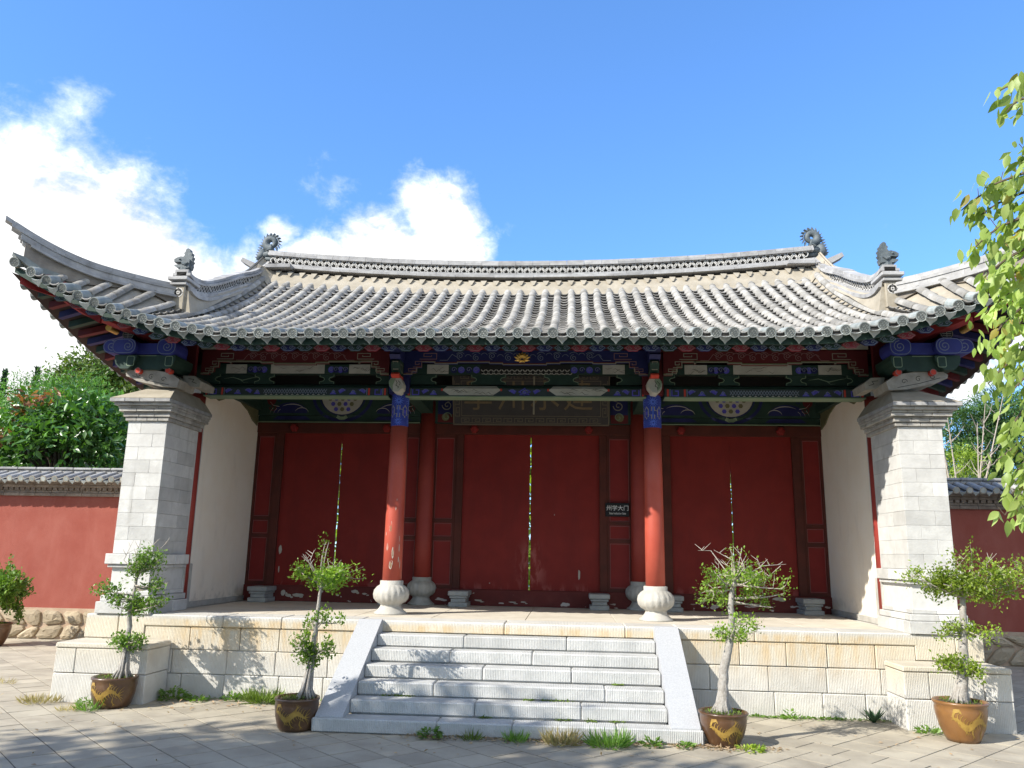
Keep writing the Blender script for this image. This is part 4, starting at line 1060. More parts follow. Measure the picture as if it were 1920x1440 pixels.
# --- painted inner lintels above the doors
for bx0, bx1, cx_ in ((-4.28, -1.72, -2.95), (1.72, 4.28, 2.98)):
    mb = MB(); mb.box(bx0, bx1, DY-.10, DY, 3.56, 3.66); mb.build('painted_lintel', P_GREEN, hall)
    mb = MB(); mb.box(bx0, bx1, DY-.12, DY, 3.668, 3.97); li = mb.build('painted_lintel', P_GREEN, hall)
    fm = lambda u, v, d=0: (u, DY-.122-(.0008*d), v); fl_ = lambda u, v, d=0: (u, DY-(.122 if v > 3.664 else .103)-.0008*d, v)
    mb = MB()
    def up(pts, lo=3.57): return [(u, max(v, lo)) for u, v in pts]
    for r, mi, w_ in ((.46, 1, .045), (.40, 0, .04), (.36, 1, .02)):
        mb.stroke(arc(cx_, 3.985, r, PI*1.03, PI*1.97, 24, r*.86), w_, lambda u, v: fl_(u, v, 1), mi)
    mb.add([fm(u, v, 2) for u, v in arc(cx_, 3.97, .33, PI, 2*PI, 16, .29)], [tuple(range(17))], 2)
    for rr in range(3):
        for q in range(-3, 4):
            u = cx_+q*.098+(.049 if rr % 2 else 0); v = 3.93-rr*.083
            if (u-cx_)**2/.28**2+(3.97-v)**2/.25**2 < 1:
                mb.add([fm(a, b, 3) for a, b in circ(u, v, .036, 6)], [tuple(range(6))], 3 if (q+rr) % 2 else 4)
    mb.stroke([(cx_-.08, 3.655), (cx_-.03, 3.625), (cx_+.03, 3.625), (cx_+.08, 3.655)], .05, lambda u, v: fl_(u, v, 3), 5)
    for s_ in (-1, 1):                                          # blue scrolls with white whiskers on both sides
        bx = cx_+s_*.80
        mb.add([fm(u, v, 1) for u, v in arc(bx+s_*.02, 3.70, .27, 0, PI, 14, .17)], [tuple(range(15))], 1)
        mb.add([fl_(u, v, 1) for u, v in [(bx-.3, 3.60), (bx+.3, 3.60), (bx+.22, 3.655), (bx-.22, 3.655)]], [(0, 1, 2, 3)], 1)
        mb.stroke(arc(bx, 3.72, .22, PI*.15, PI*.75, 12, .12) if s_ < 0 else arc(bx, 3.72, .22, PI*.25, PI*.85, 12, .12), .012, lambda u, v: fm(u, v, 3), 2, taper=2)
        mb.stroke(arc(bx-s_*.16, 3.70, .11, PI*.05, PI*.9, 8, .085), .011, lambda u, v: fm(u, v, 3), 2, taper=2)
        for q in range(3):
            u = bx+s_*(.18+.06*q); mb.stroke([(u, 3.76+.01*q), (u+s_*.03, 3.735), (u+s_*.045, 3.69)], .008, lambda u, v: fm(u, v, 3), 2, taper=True)
        mb.stroke([(bx+s_*.2, 3.80), (bx+s_*.30, 3.82), (bx+s_*.36, 3.88)], .01, lambda u, v: fm(u, v, 3), 2, taper=True)
        mb.add([fm(u, v, 1) for u, v in circ(bx+s_*.33, 3.90, .075, 10)], [tuple(range(10))], 6)
        mb.stroke(spiral(bx+s_*.30, 3.79, .06, 1.3, PI), .014, lambda u, v: fm(u, v, 2), 6)
        mb.stroke(spiral(bx+s_*.20, 3.91, .05, 1.3, 0), .012, lambda u, v: fm(u, v, 2), 1)
    mb.build('painted_ornament', [P_GREEN, P_BLUE, P_WHITE, P_VIOL, P_OLIVE, P_LGREEN, P_RED], li)
    mb = MB(); mb.box(bx0, bx1, DY-.13, DY-.10, 3.555, 3.567); mb.build('lintel_edge', P_LGREEN, li)
mb = MB(); mb.box(-1.5, 1.5, DY-.10, DY, 3.56, 3.97); li = mb.build('painted_lintel', P_GREEN, hall)
mb = MB(); fm = lambda u, v, d=0: (u, DY-.102-.0008*d, v)
for s_ in (-1, 1):
    mb.add([fm(u, v) for u, v in [(s_*1.19, 3.57), (s_*1.45, 3.57), (s_*1.45, 3.70), (s_*1.19, 3.70)]], [(0, 1, 2, 3)], 0)
    mb.add([fm(u, v) for u, v in [(s_*1.19, 3.70), (s_*1.45, 3.70), (s_*1.45, 3.96), (s_*1.19, 3.96)]], [(0, 1, 2, 3)], 1)
    mb.add([fm(u, v, 1) for u, v in circ(s_*1.33, 3.655, .06, 10)], [tuple(range(10))], 2)
    mb.stroke(spiral(s_*1.31, 3.66, .075, 1.2, 0), .014, lambda u, v: fm(u, v, 2), 3)
    mb.stroke(spiral(s_*1.31, 3.84, .08, 1.4, PI), .014, lambda u, v: fm(u, v, 2), 4)
    mb.stroke([(s_*1.22, 3.93), (s_*1.30, 3.90), (s_*1.36, 3.84)], .01, lambda u, v: fm(u, v, 3), 4, taper=True)
mb.build('painted_ornament', [P_RED, P_BLUE, P_OLIVE, P_LGREEN, P_CREAM], li)

# --- front beams between the columns
BY = .85
FRET = [[(0, .11), (0, .30), (.09, .30), (.09, .20), (.045, .20), (.045, .25)], ]
def keyfret(mb, x, z, w_, h_, s_, fm, mi, wd=.009):
    P = [(0, 0), (1, 0), (1, 1), (.25, 1), (.25, .45), (.7, .45), (.7, .7)]
    mb.stroke([(x+s_*u*w_, z+v*h_) for u, v in P], wd, fm, mi)
def scrollband(mb, x0, x1, z, n, fm, mi, r=.05, wd=.009):
    for q in range(n):
        x = x0+(x1-x0)*(q+.5)/n; s_ = 1 if q % 2 else -1
        mb.stroke(spiral(x, z-.012*s_, r, 1.5, PI*.5*s_, s_, 16), wd, fm, mi)
        mb.stroke(arc(x+(x1-x0)/n*.5, z+.01*s_, r*.9, PI*.9, PI*.1, 7), wd*.8, fm, mi)
        mb.stroke(arc(x, z, r*1.35, PI*.2, PI*.8, 7), wd*.8, fm, mi)
bays2 = [(-4.23, -1.74, 'red'), (-1.55, 1.55, 'blue'), (1.74, 4.23, 'red')]
for x0, x1, colr in bays2:
    xc, hw_ = (x0+x1)/2, (x1-x0)/2; base, line = (P_RED, P_PINK) if colr == 'red' else (P_BLUE, P_GREY)
    half = [(0, 3.962), (-.28, 3.962), (-.28, 3.978), (-.45, 3.978), (-.45, 3.992), (-.86, 3.992), (-.86, 3.975), (-hw_+.40, 3.975), (-hw_+.40, 3.995), (-hw_+.23, 3.995), (-hw_+.23, 3.925), (-hw_+.17, 3.925), (-hw_+.17, 3.87), (-hw_+.11, 3.87), (-hw_+.11, 3.83), (-hw_, 3.83)]
    low = [(xc+u, v) for u, v in half[::-1]]+[(xc-u, v) for u, v in half[1:]]
    poly = low+[(x1, 4.15), (x0, 4.15)]
    mb = MB(); mb.prism(poly, lambda u, v, d: (u, .75-d, v), -.05, 0); fa = mb.build('fretwork_board', base, hall)
    fm = lambda u, v, d=0: (u, .7485-.0008*d, v)
    mb = MB()
    mb.stroke([(u, v+.016) for u, v in low], .014, lambda u, v: fm(u, v, 0), 0); mb.stroke([(u, v+.005) for u, v in low], .011, lambda u, v: fm(u, v, 1), 1)
    scrollband(mb, x0+.62, x1-.62, 4.065, 9, lambda u, v: fm(u, v, 2), 2, .046, .008)
    for s_ in (-1, 1):
        e = xc+s_*hw_
        keyfret(mb, e-s_*.20, 4.035, .22, .075, -s_, lambda u, v: fm(u, v, 2), 3); keyfret(mb, e-s_*.12, 3.93, .11, .075, -s_, lambda u, v: fm(u, v, 2), 3); keyfret(mb, e-s_*.03, 3.85, .13, .06, -s_, lambda u, v: fm(u, v, 2), 3)
        mb.stroke([(e-s_*.46, 4.02), (e-s_*.56, 4.02), (e-s_*.62, 4.10), (e-s_*.70, 4.05)], .008, lambda u, v: fm(u, v, 2), 2)
    mb.build('painted_ornament', [P_RED if colr == 'blue' else P_OLIVE, P_CREAM, line, P_PINK if colr == 'blue' else P_CREAM], fa)
    # upper beam with ink-painted panels
    mb = MB(); mb.box(x0, x1, BY+.03, BY+.13, 3.865, 4.0); ub = mb.build('painted_beam', P_GREEN, hall)
    mb = MB(); fm = lambda u, v, d=0: (u, BY+.0285-.0008*d, v)
    def rect(a, b, c, d_, mi, dd=0): mb.add([fm(u, v, dd) for u, v in [(a, c), (b, c), (b, d_), (a, d_)]], [(0, 1, 2, 3)], mi)
    wh = [(-hw_+.28, -hw_+.56), (hw_-.56, hw_-.28)]+([(-.36, .36)] if colr == 'red' else [])
    for a, b in wh:
        rect(xc+a, xc+b, 3.872, 3.995, 0)
        for q in range(5):
            u = xc+a+(b-a)*random.uniform(.1, .8); v = 3.89+random.random()*.06; mb.stroke([(u, v), (u+.03, v+.03*random.uniform(-1, 1)), (u+.07, v+.02*random.uniform(-1, 1.2)), (u+.1, v+.01)], .004, lambda u, v: fm(u, v, 2), 3, taper=2)
    for s_ in (-1, 1):
        a = xc+s_*(hw_-.58); b = xc+s_*(.42 if colr == 'red' else .58)
        rect(min(a, b), max(a, b), 3.872, 3.995, 1)
        for q in range(4):
            u = a+(b-a)*(q+.5)/4; mb.add([fm(p, r_, 1) for p, r_ in circ(u, 3.925, .045, 8)], [tuple(range(8))], 2 if q % 2 else 4)
            mb.stroke(spiral(u, 3.93, .035, 1.2), .007, lambda u, v: fm(u, v, 2), 5)
    if colr == 'blue':
        rect(-.58, .58, 3.872, 3.995, 3)
        for q in range(17):
            u = -.54+q*.0675
            for r_ in range(2): mb.stroke(arc(u+(.034 if r_ else 0), 3.935-.042*r_, .027, PI*1.05, PI*1.95, 6), .010, lambda u, v: fm(u, v, 2), 0)
            mb.stroke([(u-.02, 3.873), (u+.02, 3.873)], .008, lambda u, v: fm(u, v, 2), 0)
    mb.build('painted_ornament', [P_WHITE, P_GREEN, P_VIOL, P_BLACK, P_BLUE, P_GREY], ub)
    # pierced board: cartouches with bracketed ends, the openings between them are real
    if colr == 'red':
        L_ = xc; ops = [(-1.03, -.58), (-.30, .29), (.50, 1.04)] if xc < 0 else [(-1.08, -.55), (-.28, .28), (.54, 1.02)]
    else: ops = [(-1.14, -.70), (-.24, .24), (.69, 1.16)]
    edges = [-hw_]+[e for p in ops for e in p]+[hw_]
    pb = MB(); zt, zb_ = 3.862, 3.735; zm = (zt+zb_)/2
    def endp(x, s_): return [(x, zb_), (x, zm-.035), (x-s_*.05, zm-.022), (x-s_*.065, zm), (x-s_*.05, zm+.022), (x, zm+.035), (x, zt)]
    orn = MB()
    for q in range(0, len(edges), 2):
        a, b = xc+edges[q], xc+edges[q+1]; P = []
        lft = [(a, zb_), (a, zt)] if q == 0 else endp(a, -1); rgt = [(b, zb_), (b, zt)] if q == len(edges)-2 else endp(b, 1)
        pb = MB(); pb.prism(rgt+lft[::-1], lambda u, v, d: (u, BY+.07-d, v), 0, .03); pbo = pb.build('pierced_board', P_GREEN, hall)
        fo = lambda u, v: (u, BY+.0385, v)
        if q: orn.stroke(endp(a+.012, -1), .008, fo, 0)
        if q < len(edges)-2: orn.stroke(endp(b-.012, 1), .008, fo, 0)
    orn.build('painted_outline', P_LGREEN, pbo)
    if colr == 'red':                                           # the outer opening is closed by a dark painted picture
        s_ = -1 if xc < 0 else 1; a, b = (ops[0] if s_ < 0 else ops[2]); mb = MB(); mb.box(xc+a-.07, xc+b+.07, BY+.072, BY+.09, zb_, zt); po = mb.build('dark_picture_board', mat('paint_dark_green', (.02, .04, .03), None), hall)
        mb = MB(); u0 = xc+a; fo = lambda u, v: (u, BY+.0705, v)
        mb.stroke([(u0+.03, zm+.01), (u0+.15, zm+.03), (u0+.28, zm-.01), (u0+.4, zm+.02), (u0+.5, zm+.035)], .012, fo, 0, taper=2); mb.stroke([(u0+.26, zm-.01), (u0+.30, zm-.04), (u0+.36, zm-.035)], .009, fo, 0, taper=True)
        mb.build('painted_branch', P_LGREEN, po)
    # lower beam, rounded upper edge
    mb = MB(); sec = [(BY, 3.575), (BY-.005, 3.59), (BY-.005, 3.675), (BY+.02, 3.712), (BY+.06, 3.732), (BY+.2, 3.735), (BY+.2, 3.575)]
    xstrip(mb, x0+.02, x1-.02, 1, lambda x: sec); lb = mb.build('painted_beam', P_GREEN, hall)
    mb = MB(); mb.box(x0+.02, x1-.02, BY-.012, BY+.2, 3.560, 3.574); mb.build('beam_edge', P_LGREEN, lb)
    mb = MB()
    def fm(u, v, d=0):
        if v <= 3.675: return (u, BY-.0065-.0008*d, v)
        t = (v-3.675)/.057; return (u, BY-.0065-.0008*d+.065*t*t*.9+.012*t, v+.002)
    def rect(a, b, c, d_, mi, dd=0): mb.add([fm(u, v, dd) for u, v in [(a, c), (b, c), (b, d_), (a, d_)]], [(0, 1, 2, 3)], mi)
    rect(x0+.02, x1-.02, 3.58, 3.674, 6, -1)
    def floret(u, v, r_):
        mb.add([fm(p, q, 1) for p, q in [(u-r_, v-.03), (u+r_, v-.03), (u+r_*.35, v+.005), (u, v+.035), (u-r_*.35, v+.005)]], [(0, 1, 2, 3, 4)], 1)
        mb.stroke(spiral(u, v, r_*.6, 1.1, n=8), .007, lambda p, q: fm(p, q, 2), 2)
    def bird(u, v, s_): mb.add([fm(p, q, 1) for p, q in [(u-s_*.05, v+.02), (u+s_*.03, v-.03), (u+s_*.055, v+.01), (u+s_*.02, v+.03)]], [(0, 1, 2, 3)], 1); mb.stroke(arc(u, v, .035, 0, PI, 6), .006, lambda p, q: fm(p, q, 2), 2)
    for s_ in (-1, 1):
        e = xc+s_*hw_
        for o_ in ((.06, .27) if colr == 'red' else (.06, )):
            rect(e-s_*o_-.012, e-s_*o_+.012, 3.58, 3.672, 3, 1); rect(e-s_*(o_+.028)-.005, e-s_*(o_+.028)+.005, 3.58, 3.672, 2, 1)
        mb.stroke([(e-s_*.11, 3.66), (e-s_*.11, 3.59), (e-s_*.19, 3.59), (e-s_*.19, 3.65), (e-s_*.15, 3.65)], .014, lambda p, q: fm(p, q, 1), 1)
        if colr == 'red':
            bird(e-s_*.36, 3.63, s_); floret(e-s_*.48, 3.62, .05); bird(e-s_*.62, 3.63, -s_); floret(e-s_*.74, 3.62, .045)
        else:
            bird(e-s_*.28, 3.63, s_); floret(e-s_*.38, 3.62, .05)
            a, b = sorted((xc+s_*.30, xc+s_*1.06)); P = [(a+.10, 3.585), (b-.10, 3.585), (b-.05, 3.62), (b, 3.655), (b-.03, 3.678), (b-.06, 3.70), (a+.06, 3.70), (a+.03, 3.678), (a, 3.655), (a+.05, 3.62)]
            N = len(P); mb.add([fm(p, min(q, 3.672), 1) for p, q in P], [tuple(range(N))], 4)
            mb.add([fm(p, q, 1) for p, q in [(a+.03, 3.672), (b-.03, 3.672), (b-.06, 3.705), (a+.06, 3.705)]], [(0, 1, 2, 3)], 4)
            for q in range(9):
                u = a+.08+(b-a-.2)*random.random(); v = 3.60+.05*random.random(); mb.stroke([(u, v), (u+.03, v+.02), (u+.07, v+.015*random.uniform(-1, 1)), (u+.12, v-.01)], .005, lambda p, q: fm(p, q, 2), 5, taper=2)
            for q in (a, b): rect(q-.012, q+.012, 3.64, 3.67, 3, 2)
    if colr == 'red':
        zz = [(xc-.42+.035*q, 3.60+(.055 if q % 2 else 0)) for q in range(25)]; mb.stroke(zz, .008, lambda p, q: fm(p, q, 1), 2); mb.stroke([(u, 3.655-(v-3.60)) for u, v in zz], .008, lambda p, q: fm(p, q, 1), 2)
        for q in range(12): mb.stroke([(xc-.40+.07*q, 3.585), (xc-.37+.07*q, 3.585)], .008, lambda p, q_: fm(p, q_, 1), 4)
    else:
        mb.stroke([(-.07, 3.63), (0, 3.675), (.07, 3.63), (0, 3.59)], .014, lambda p, q: fm(p, q, 1), 1, closed=True); floret(0, 3.62, .07); bird(-.16, 3.63, 1); bird(.16, 3.63, -1)
    mb.build('painted_ornament', [P_BLUE, P_VIOL, P_GREY, P_BRIGHT, P_WHITE, P_BLACK, mat('paint_dark_slate', (.03, .042, .045), (.04, .055, .055), 8)], lb)
# purlin and dark filling above the boards
mb = MB(); mb.tube([(-4.6, .95, 4.26), (4.6, .95, 4.26)], .11, 14); mb.build('eave_purlin', P_RED, hall, smooth=True)
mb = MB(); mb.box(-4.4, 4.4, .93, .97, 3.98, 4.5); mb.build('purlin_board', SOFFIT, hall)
# lotus
mb = MB(); cxl, czl = -.03, 4.03
for a, L_, w_, d in [(PI*.5, .10, .035, .03), (PI*.36, .095, .033, .025), (PI*.64, .095, .033, .025), (PI*.22, .10, .032, .02), (PI*.78, .10, .032, .02), (PI*.09, .11, .03, .015), (PI*.91, .11, .03, .015), (-PI*.07, .10, .026, .02), (PI*1.07, .10, .026, .02), (-PI*.3, .06, .026, .026), (PI*1.3, .06, .026, .026), (PI*1.5, .045, .03, .03)]:
    dx, dz = math.cos(a), math.sin(a)*.95; px, pz = -dz, dx
    w_ *= 1.5; P = [(cxl+dx*.012, czl+dz*.012), (cxl+dx*L_*.45+px*w_*.6, czl+dz*L_*.45+pz*w_*.6), (cxl+dx*L_, czl+dz*L_), (cxl+dx*L_*.45-px*w_*.6, czl+dz*L_*.45-pz*w_*.6)]
    V = [(u, .742-.02, v) for u, v in P]+[(cxl+dx*L_*.5, .742-.02-d, czl+dz*L_*.5)]; mb.add(V, [(0, 1, 4), (1, 2, 4), (2, 3, 4), (3, 0, 4)])
mb.build('lotus_ornament', GOLD, hall)
# column brackets: stacked noses
for sg in (-1, 1):
    x = sg*1.612
    def yz(u, v, d): return (x+d, u, v)
    mb = MB(); mb.prism([(.95, 4.16), (.50, 4.16), (.47, 4.12), (.50, 4.06), (.47, 4.03), (.52, 3.985), (.95, 3.985)], yz, -.068, .068); nb_ = mb.build('column_bracket', P_BLUE, hall)
    mb = MB(); mb.prism([(.95, 3.98), (.56, 3.98), (.53, 3.94), (.56, 3.87), (.62, 3.82), (.95, 3.80)], yz, -.055, .055); mb.build('bracket_arm', P_GREEN, nb_)
    mb = MB(); mb.prism([(.60, 3.80), (.56, 3.815), (.535, 3.79), (.55, 3.765), (.60, 3.755), (.95, 3.755), (.95, 3.80)], yz, -.05, .05); mb.build('bracket_cap', P_BRIGHT, nb_)
    bp_ = [(-.062, 3.752), (-.088, 3.71), (-.082, 3.655), (-.03, 3.585), (.03, 3.575), (.085, 3.625), (.09, 3.69), (.062, 3.752)]
    mb = MB(); mb.prism([(x+u, v) for u, v in bp_], lambda u, v, d: (u, d, v), .60, .95); bk = mb.build('bracket_beak', P_WHITE, nb_)
    mb = MB(); fs = lambda u, v: (x+u, .5985, v); hf = [(0, 3.75), (-.06, 3.75), (-.086, 3.71), (-.08, 3.655), (-.03, 3.59), (-.035, 3.66)]
    hf = hf if sg < 0 else [(-u, v) for u, v in hf]
    mb.add([fs(u, v) for u, v in hf], [tuple(range(6))], 0)
    mb.stroke([(.0, 3.73), (.02, 3.69), (.005, 3.66), (.04, 3.64), (.03, 3.62)], .007, lambda u, v: (x+u, .598, v), 1); mb.stroke([(.03, 3.72), (.06, 3.69), (.05, 3.66)], .006, lambda u, v: (x+u, .598, v), 1)
    for dx, hh_ in ((-.0565, 0), (.0565, 0)):
        fs = lambda u, v, dx=dx: (x+dx, u, v); mb.stroke([(.58, 3.93), (.60, 3.87), (.66, 3.84), (.72, 3.84), (.70, 3.93)], .009, fs, 2, closed=True)
    ff = lambda u, v: (x+u, .5285, v); mb.stroke([(-.03, 3.95), (.03, 3.95), (.03, 3.86), (-.03, 3.86)], .010, lambda u, v: (x+u, .527+.5*max(0, 3.94-v), v), 2, closed=True)
    mb.build('painted_ornament', [P_LGREEN, P_BLACK, P_CREAM], nb_)
    mb = MB(); mb.box(x-.13, x+.13, .80, .96, 3.6, 4.15); mb.build('bracket_board', P_BLUE if sg < 0 else P_RED, nb_)

# --- rafters with cloud-shaped painted ends
k = 0; cmat = [P_RED, P_BLUE, P_GREEN]
for i in range(-28, 28):
    x = (i+.5)*TS
    ye = eave_y(x)+.15; yb = .75 if abs(x) < 4.4 else max(ye+.15, hip_y(abs(x))-.02)
    za, zb = Zf(x, ye)-.088, Zf(x, yb)-.088
    mb = MB(); mb.add([(x-.04, ye, za), (x+.04, ye, za), (x+.04, ye, za-.085), (x-.04, ye, za-.085), (x-.04, yb, zb), (x+.04, yb, zb), (x+.04, yb, zb-.085), (x-.04, yb, zb-.085)], [(0, 1, 2, 3)[::-1], (4, 5, 6, 7), (0, 1, 5, 4), (1, 2, 6, 5), (2, 3, 7, 6), (3, 0, 4, 7)])
    rf = mb.build('rafter', P_GREEN, hall)
    c = cmat[i % 3]; mb = MB(); zc = za-.050; P = []
    for q in range(20):
        a = 2*PI*q/20; rr = 1+.10*math.cos(6*a); P.append((x+.088*rr*math.cos(a), zc+.040*rr*math.sin(a)))
    mb.prism(P, lambda u, v, d: (u, ye-.002-d, v), 0, .02, 0)
    fo = lambda u, v: (u, ye-.0235, v)
    mb.stroke([(x+(p-x)*.86, zc+(q-zc)*.82) for p, q in P], .007, fo, 1, closed=True)
    for s_ in (-1, 1): mb.stroke(spiral(x+s_*.035, zc, .024, 1.2, 0, s_, 8), .007, fo, 1)
    mb.build('rafter_end', [mat('rafter_end_red', (.24, .028, .04), None) if c is P_RED else c, P_PINK if c is P_RED else P_GREY], rf)
for sg in (-1, 1):                                              # rafters of the side eaves
    for q in range(26):
        y = -.40+q*.21; a_, b_ = 5.74, max(4.55, 4.45+(y-.42)*-1.47/1.2 if y < .42 else 4.55)
        if a_-b_ < .12: continue
        za, zb = Zs(a_, y)-.088, Zs(b_, y)-.088; V = []
        for ax, z in ((a_, za), (b_, zb)):
            V += [(sg*ax, y-.04, z), (sg*ax, y+.04, z), (sg*ax, y+.04, z-.08), (sg*ax, y-.04, z-.08)]
        MB().add(V, [(0, 1, 2, 3), (4, 5, 6, 7), (0, 1, 5, 4), (1, 2, 6, 5), (2, 3, 7, 6), (3, 0, 4, 7)]).build('side_rafter', (P_GREEN, P_RED, P_BLUE)[q % 3], hall)
# plaster fillets at the ends of the boards
for sg in (-1, 1):
    mb = MB(); P = [(4.22, 4.152), (4.22, 4.235), (4.05, 4.225), (3.9, 4.20), (3.72, 4.195), (3.55, 4.17), (3.40, 4.152)]
    mb.prism([(sg*u, v) for u, v in P], lambda u, v, d: (u, .70-d, v), 0, .02); mb.build('plaster_fillet', P_WHITE, hall)

for sg in (-1, 1):
    mb = MB(); xs_ = np.linspace(4.98, 5.82, 14); V = []
    for q, ax in enumerate(xs_):
        y = min(eave_y(ax)+.30, hip_y(ax)+.03); z = Zf(ax, y)-.088; h_ = .24*(1-.6*q/13)
        V += [(sg*ax, y, z), (sg*ax, y, z-h_), (sg*ax, y+.04, z-h_), (sg*ax, y+.04, z)]
    F = [(0, 1, 2, 3), (52, 53, 54, 55)]
    for q in range(13):
        for k_ in range(4): F.append((4*q+k_, 4*q+(k_+1) % 4, 4*q+4+(k_+1) % 4, 4*q+4+k_))
    mb.add(V, F); mb.build('wing_board', REDBOARD, hall)
# --- corner brackets on the piers
def rounded(x0, x1, z0, z1, r, n=5):
    P = []
    for cx_, cz_, a in ((x1-r, z1-r, 0), (x0+r, z1-r, PI/2), (x0+r, z0+r, PI), (x1-r, z0+r, 1.5*PI)): P += arc(cx_, cz_, r, a, a+PI/2, n)
    return P
for sg in (-1, 1):
    def fx(u, v, d): return (sg*u, d, v)
    mb = MB(); mb.prism(rounded(4.36, 4.80, 3.925, 4.06, .02), fx, .06, .62); cb = mb.build('corner_bracket', P_BLUEB, hall)
    for a, b, y0_, y1_, z0_, z1_ in ((4.70, 5.00, -.02, .30, 3.91, 4.10), (4.84, 5.14, .02, .55, 3.925, 4.10), (4.20, 4.44, -.01, .30, 3.90, 4.10)):
        mb = MB(); P = rounded(a, b, z0_, z1_, .085); mb.prism(P, fx, y0_, y1_, 0)
        c_x = (a+.10) if a > 4.6 and a < 4.8 else (b-.11 if a > 4.8 else a+.11)
        mb.stroke(spiral(sg*c_x, (z0_+z1_)/2, .07, 1.7, PI/2, sg), .009, lambda u, v: (u, y0_-.002, v), 1); mb.stroke([(sg*p, q) for p, q in rounded(a+.01, b-.01, z0_+.01, z1_-.01, .075)], .007, lambda u, v: (u, y0_-.0015, v), 1, closed=True)
        mb.build('scroll', [P_BLUEB, P_GREY], cb)
    mb = MB(); mb.prism(rounded(4.40, 4.78, 3.735, 3.915, .03), fx, .09, .62); mb.build('green_block', P_GREEN, cb)
    mb = MB(); mb.box(*sorted((sg*4.40, sg*4.78)), .085, .09, 3.905, 3.915); mb.build('block_line', P_LGREEN, cb)
    for a, b, y0_ in ((4.70, 4.98, .03), (4.22, 4.46, .04)):
        P = [(a, 3.905), (a+.01, 3.85), (a+.06, 3.77), (a+.10, 3.735), (b-.08, 3.735), (b-.02, 3.79), (b, 3.85), (b, 3.905)]
        if a < 4.5: P = [(a+b-p, q) for p, q in P]
        mb = MB(); mb.prism(P, fx, y0_, .5, 0); mb.stroke([(sg*p, q) for p, q in rounded(a+.03, a+.12, 3.77, 3.89, .02)], .009, lambda u, v: (u, y0_-.002, v), 1, closed=True); mb.build('green_cup', [P_GREEN, P_LGREEN], cb)
    for u in (4.68, 4.30):
        mb = MB(); P = circ(u, 3.715, .034, 10); mb.prism(P, fx, .05, .14, 0); mb.stroke([(sg*p, q) for p, q in P], .008, lambda p, q: (p, .048, q), 1, closed=True); mb.build('red_boss', [P_BRIGHT, P_PINK], cb)
    P = [(4.20, 3.52), (4.40, 3.53), (4.60, 3.575), (4.72, 3.60), (4.80, 3.645), (4.86, 3.66), (4.87, 3.70), (4.82, 3.735), (4.50, 3.735), (4.30, 3.70), (4.18, 3.62)]
    mb = MB(); mb.prism(P, fx, .12, .55, 0)
    for q in range(3): mb.stroke(spiral(sg*(4.38+.16*q), 3.62+.03*q, .035, 1.1, q), .006, lambda u, v: (u, .118, v), 1)
    mb.stroke([(sg*p, q) for p, q in [(4.30, 3.55), (4.55, 3.60), (4.78, 3.665)]], .006, lambda u, v: (u, .118, v), 1); mb.build('carved_corbel', [CORBEL, P_BLACK], cb)
    P = [(4.03, 3.57), (4.14, 3.58), (4.24, 3.64), (4.26, 3.72), (4.10, 3.715), (4.02, 3.65)]
    mb = MB(); mb.prism(P, fx, .35, .75, 0); mb.stroke([(sg*p, q) for p, q in [(4.07, 3.62), (4.13, 3.64), (4.11, 3.67), (4.18, 3.68)]], .006, lambda u, v: (u, .348, v), 1); mb.build('white_beak', [CORBEL, P_BLACK], cb)
    # board behind, medallion and gilt rafter end
    mb = MB(); mb.prism([(4.24, 3.72), (4.75, 3.72), (5.0, 3.95), (5.05, 4.10), (5.1, 4.25), (4.24, 4.30)], fx, .60, .66); mb.build('bracket_backing', P_RED, cb)
    mb = MB(); mb.prism(circ(4.90, 4.19, .072, 18), fx, .12, .60, 0)
    for q in range(5): mb.stroke([(sg*(4.90-.05), 4.145+.022*q), (sg*(4.90+.05), 4.145+.022*q)], .008, lambda u, v: (u, .118, v), 1)
    mb.stroke([(sg*4.90, 4.135), (sg*4.90, 4.245)], .008, lambda u, v: (u, .117, v), 1); mb.stroke([(sg*p, q) for p, q in circ(4.90, 4.19, .066, 18)], .007, lambda u, v: (u, .118, v), 1, closed=True); mb.build('round_medallion', [P_BLACK, P_CREAM], cb)
    mb = MB(); mb.prism(circ(5.19, 4.29, .042, 12), fx, .16, .34); mb.build('gilt_beam_end', GOLD, cb)
    mb = MB(); mb.tube([(sg*5.05, .75, 4.16), (sg*5.05, 5.2, 4.16)], .075, 10); mb.build('side_purlin', P_GREEN, hall)
    mb = MB(); mb.box(*sorted((sg*4.42, sg*5.05)), .64, .76, 3.95, 4.22); mb.build('cross_beam', P_RED, hall)

# ================================================================== NAME BOARD
def text_mesh(body, size, fmap, name, m, parent, align='CENTER', sx=1.):
    cu = bpy.data.curves.new('t', 'FONT'); cu.body = body; cu.size = size; cu.align_x = align; cu.align_y = 'CENTER'; cu.resolution_u = 2
    ob = bpy.data.objects.new('t', cu); COL.objects.link(ob); bpy.context.view_layer.update()
    dg = bpy.context.evaluated_depsgraph_get(); me = bpy.data.meshes.new_from_object(ob.evaluated_get(dg)); bpy.data.objects.remove(ob)
    mb = MB(); mb.add([fmap(v.co.x*sx, v.co.y) for v in me.vertices], [tuple(p.vertices) for p in me.polygons]); bpy.data.meshes.remove(me)
    return mb.build(name, m, parent)
nbx0, nbx1, nbz0, nbz1 = -1.185, 1.165, 3.505, 4.27
def nbm(u, v, d=0.):                                            # board leans out at the top
    t = (v-nbz0)/(nbz1-nbz0); return (u, 2.74-.30*t-d, v-.12*d)
board = thing('name_board', 'dark hanging name board with gilt meander border above the centre doors', 'sign board', (0, 2.7, 3.5))
mb = MB(); mb.prism([(nbx0, nbz0), (nbx1, nbz0), (nbx1, nbz1), (nbx0, nbz1)], nbm, -.045, 0); mb.build('board', PLQ, board)
mb = MB(); bw = .105
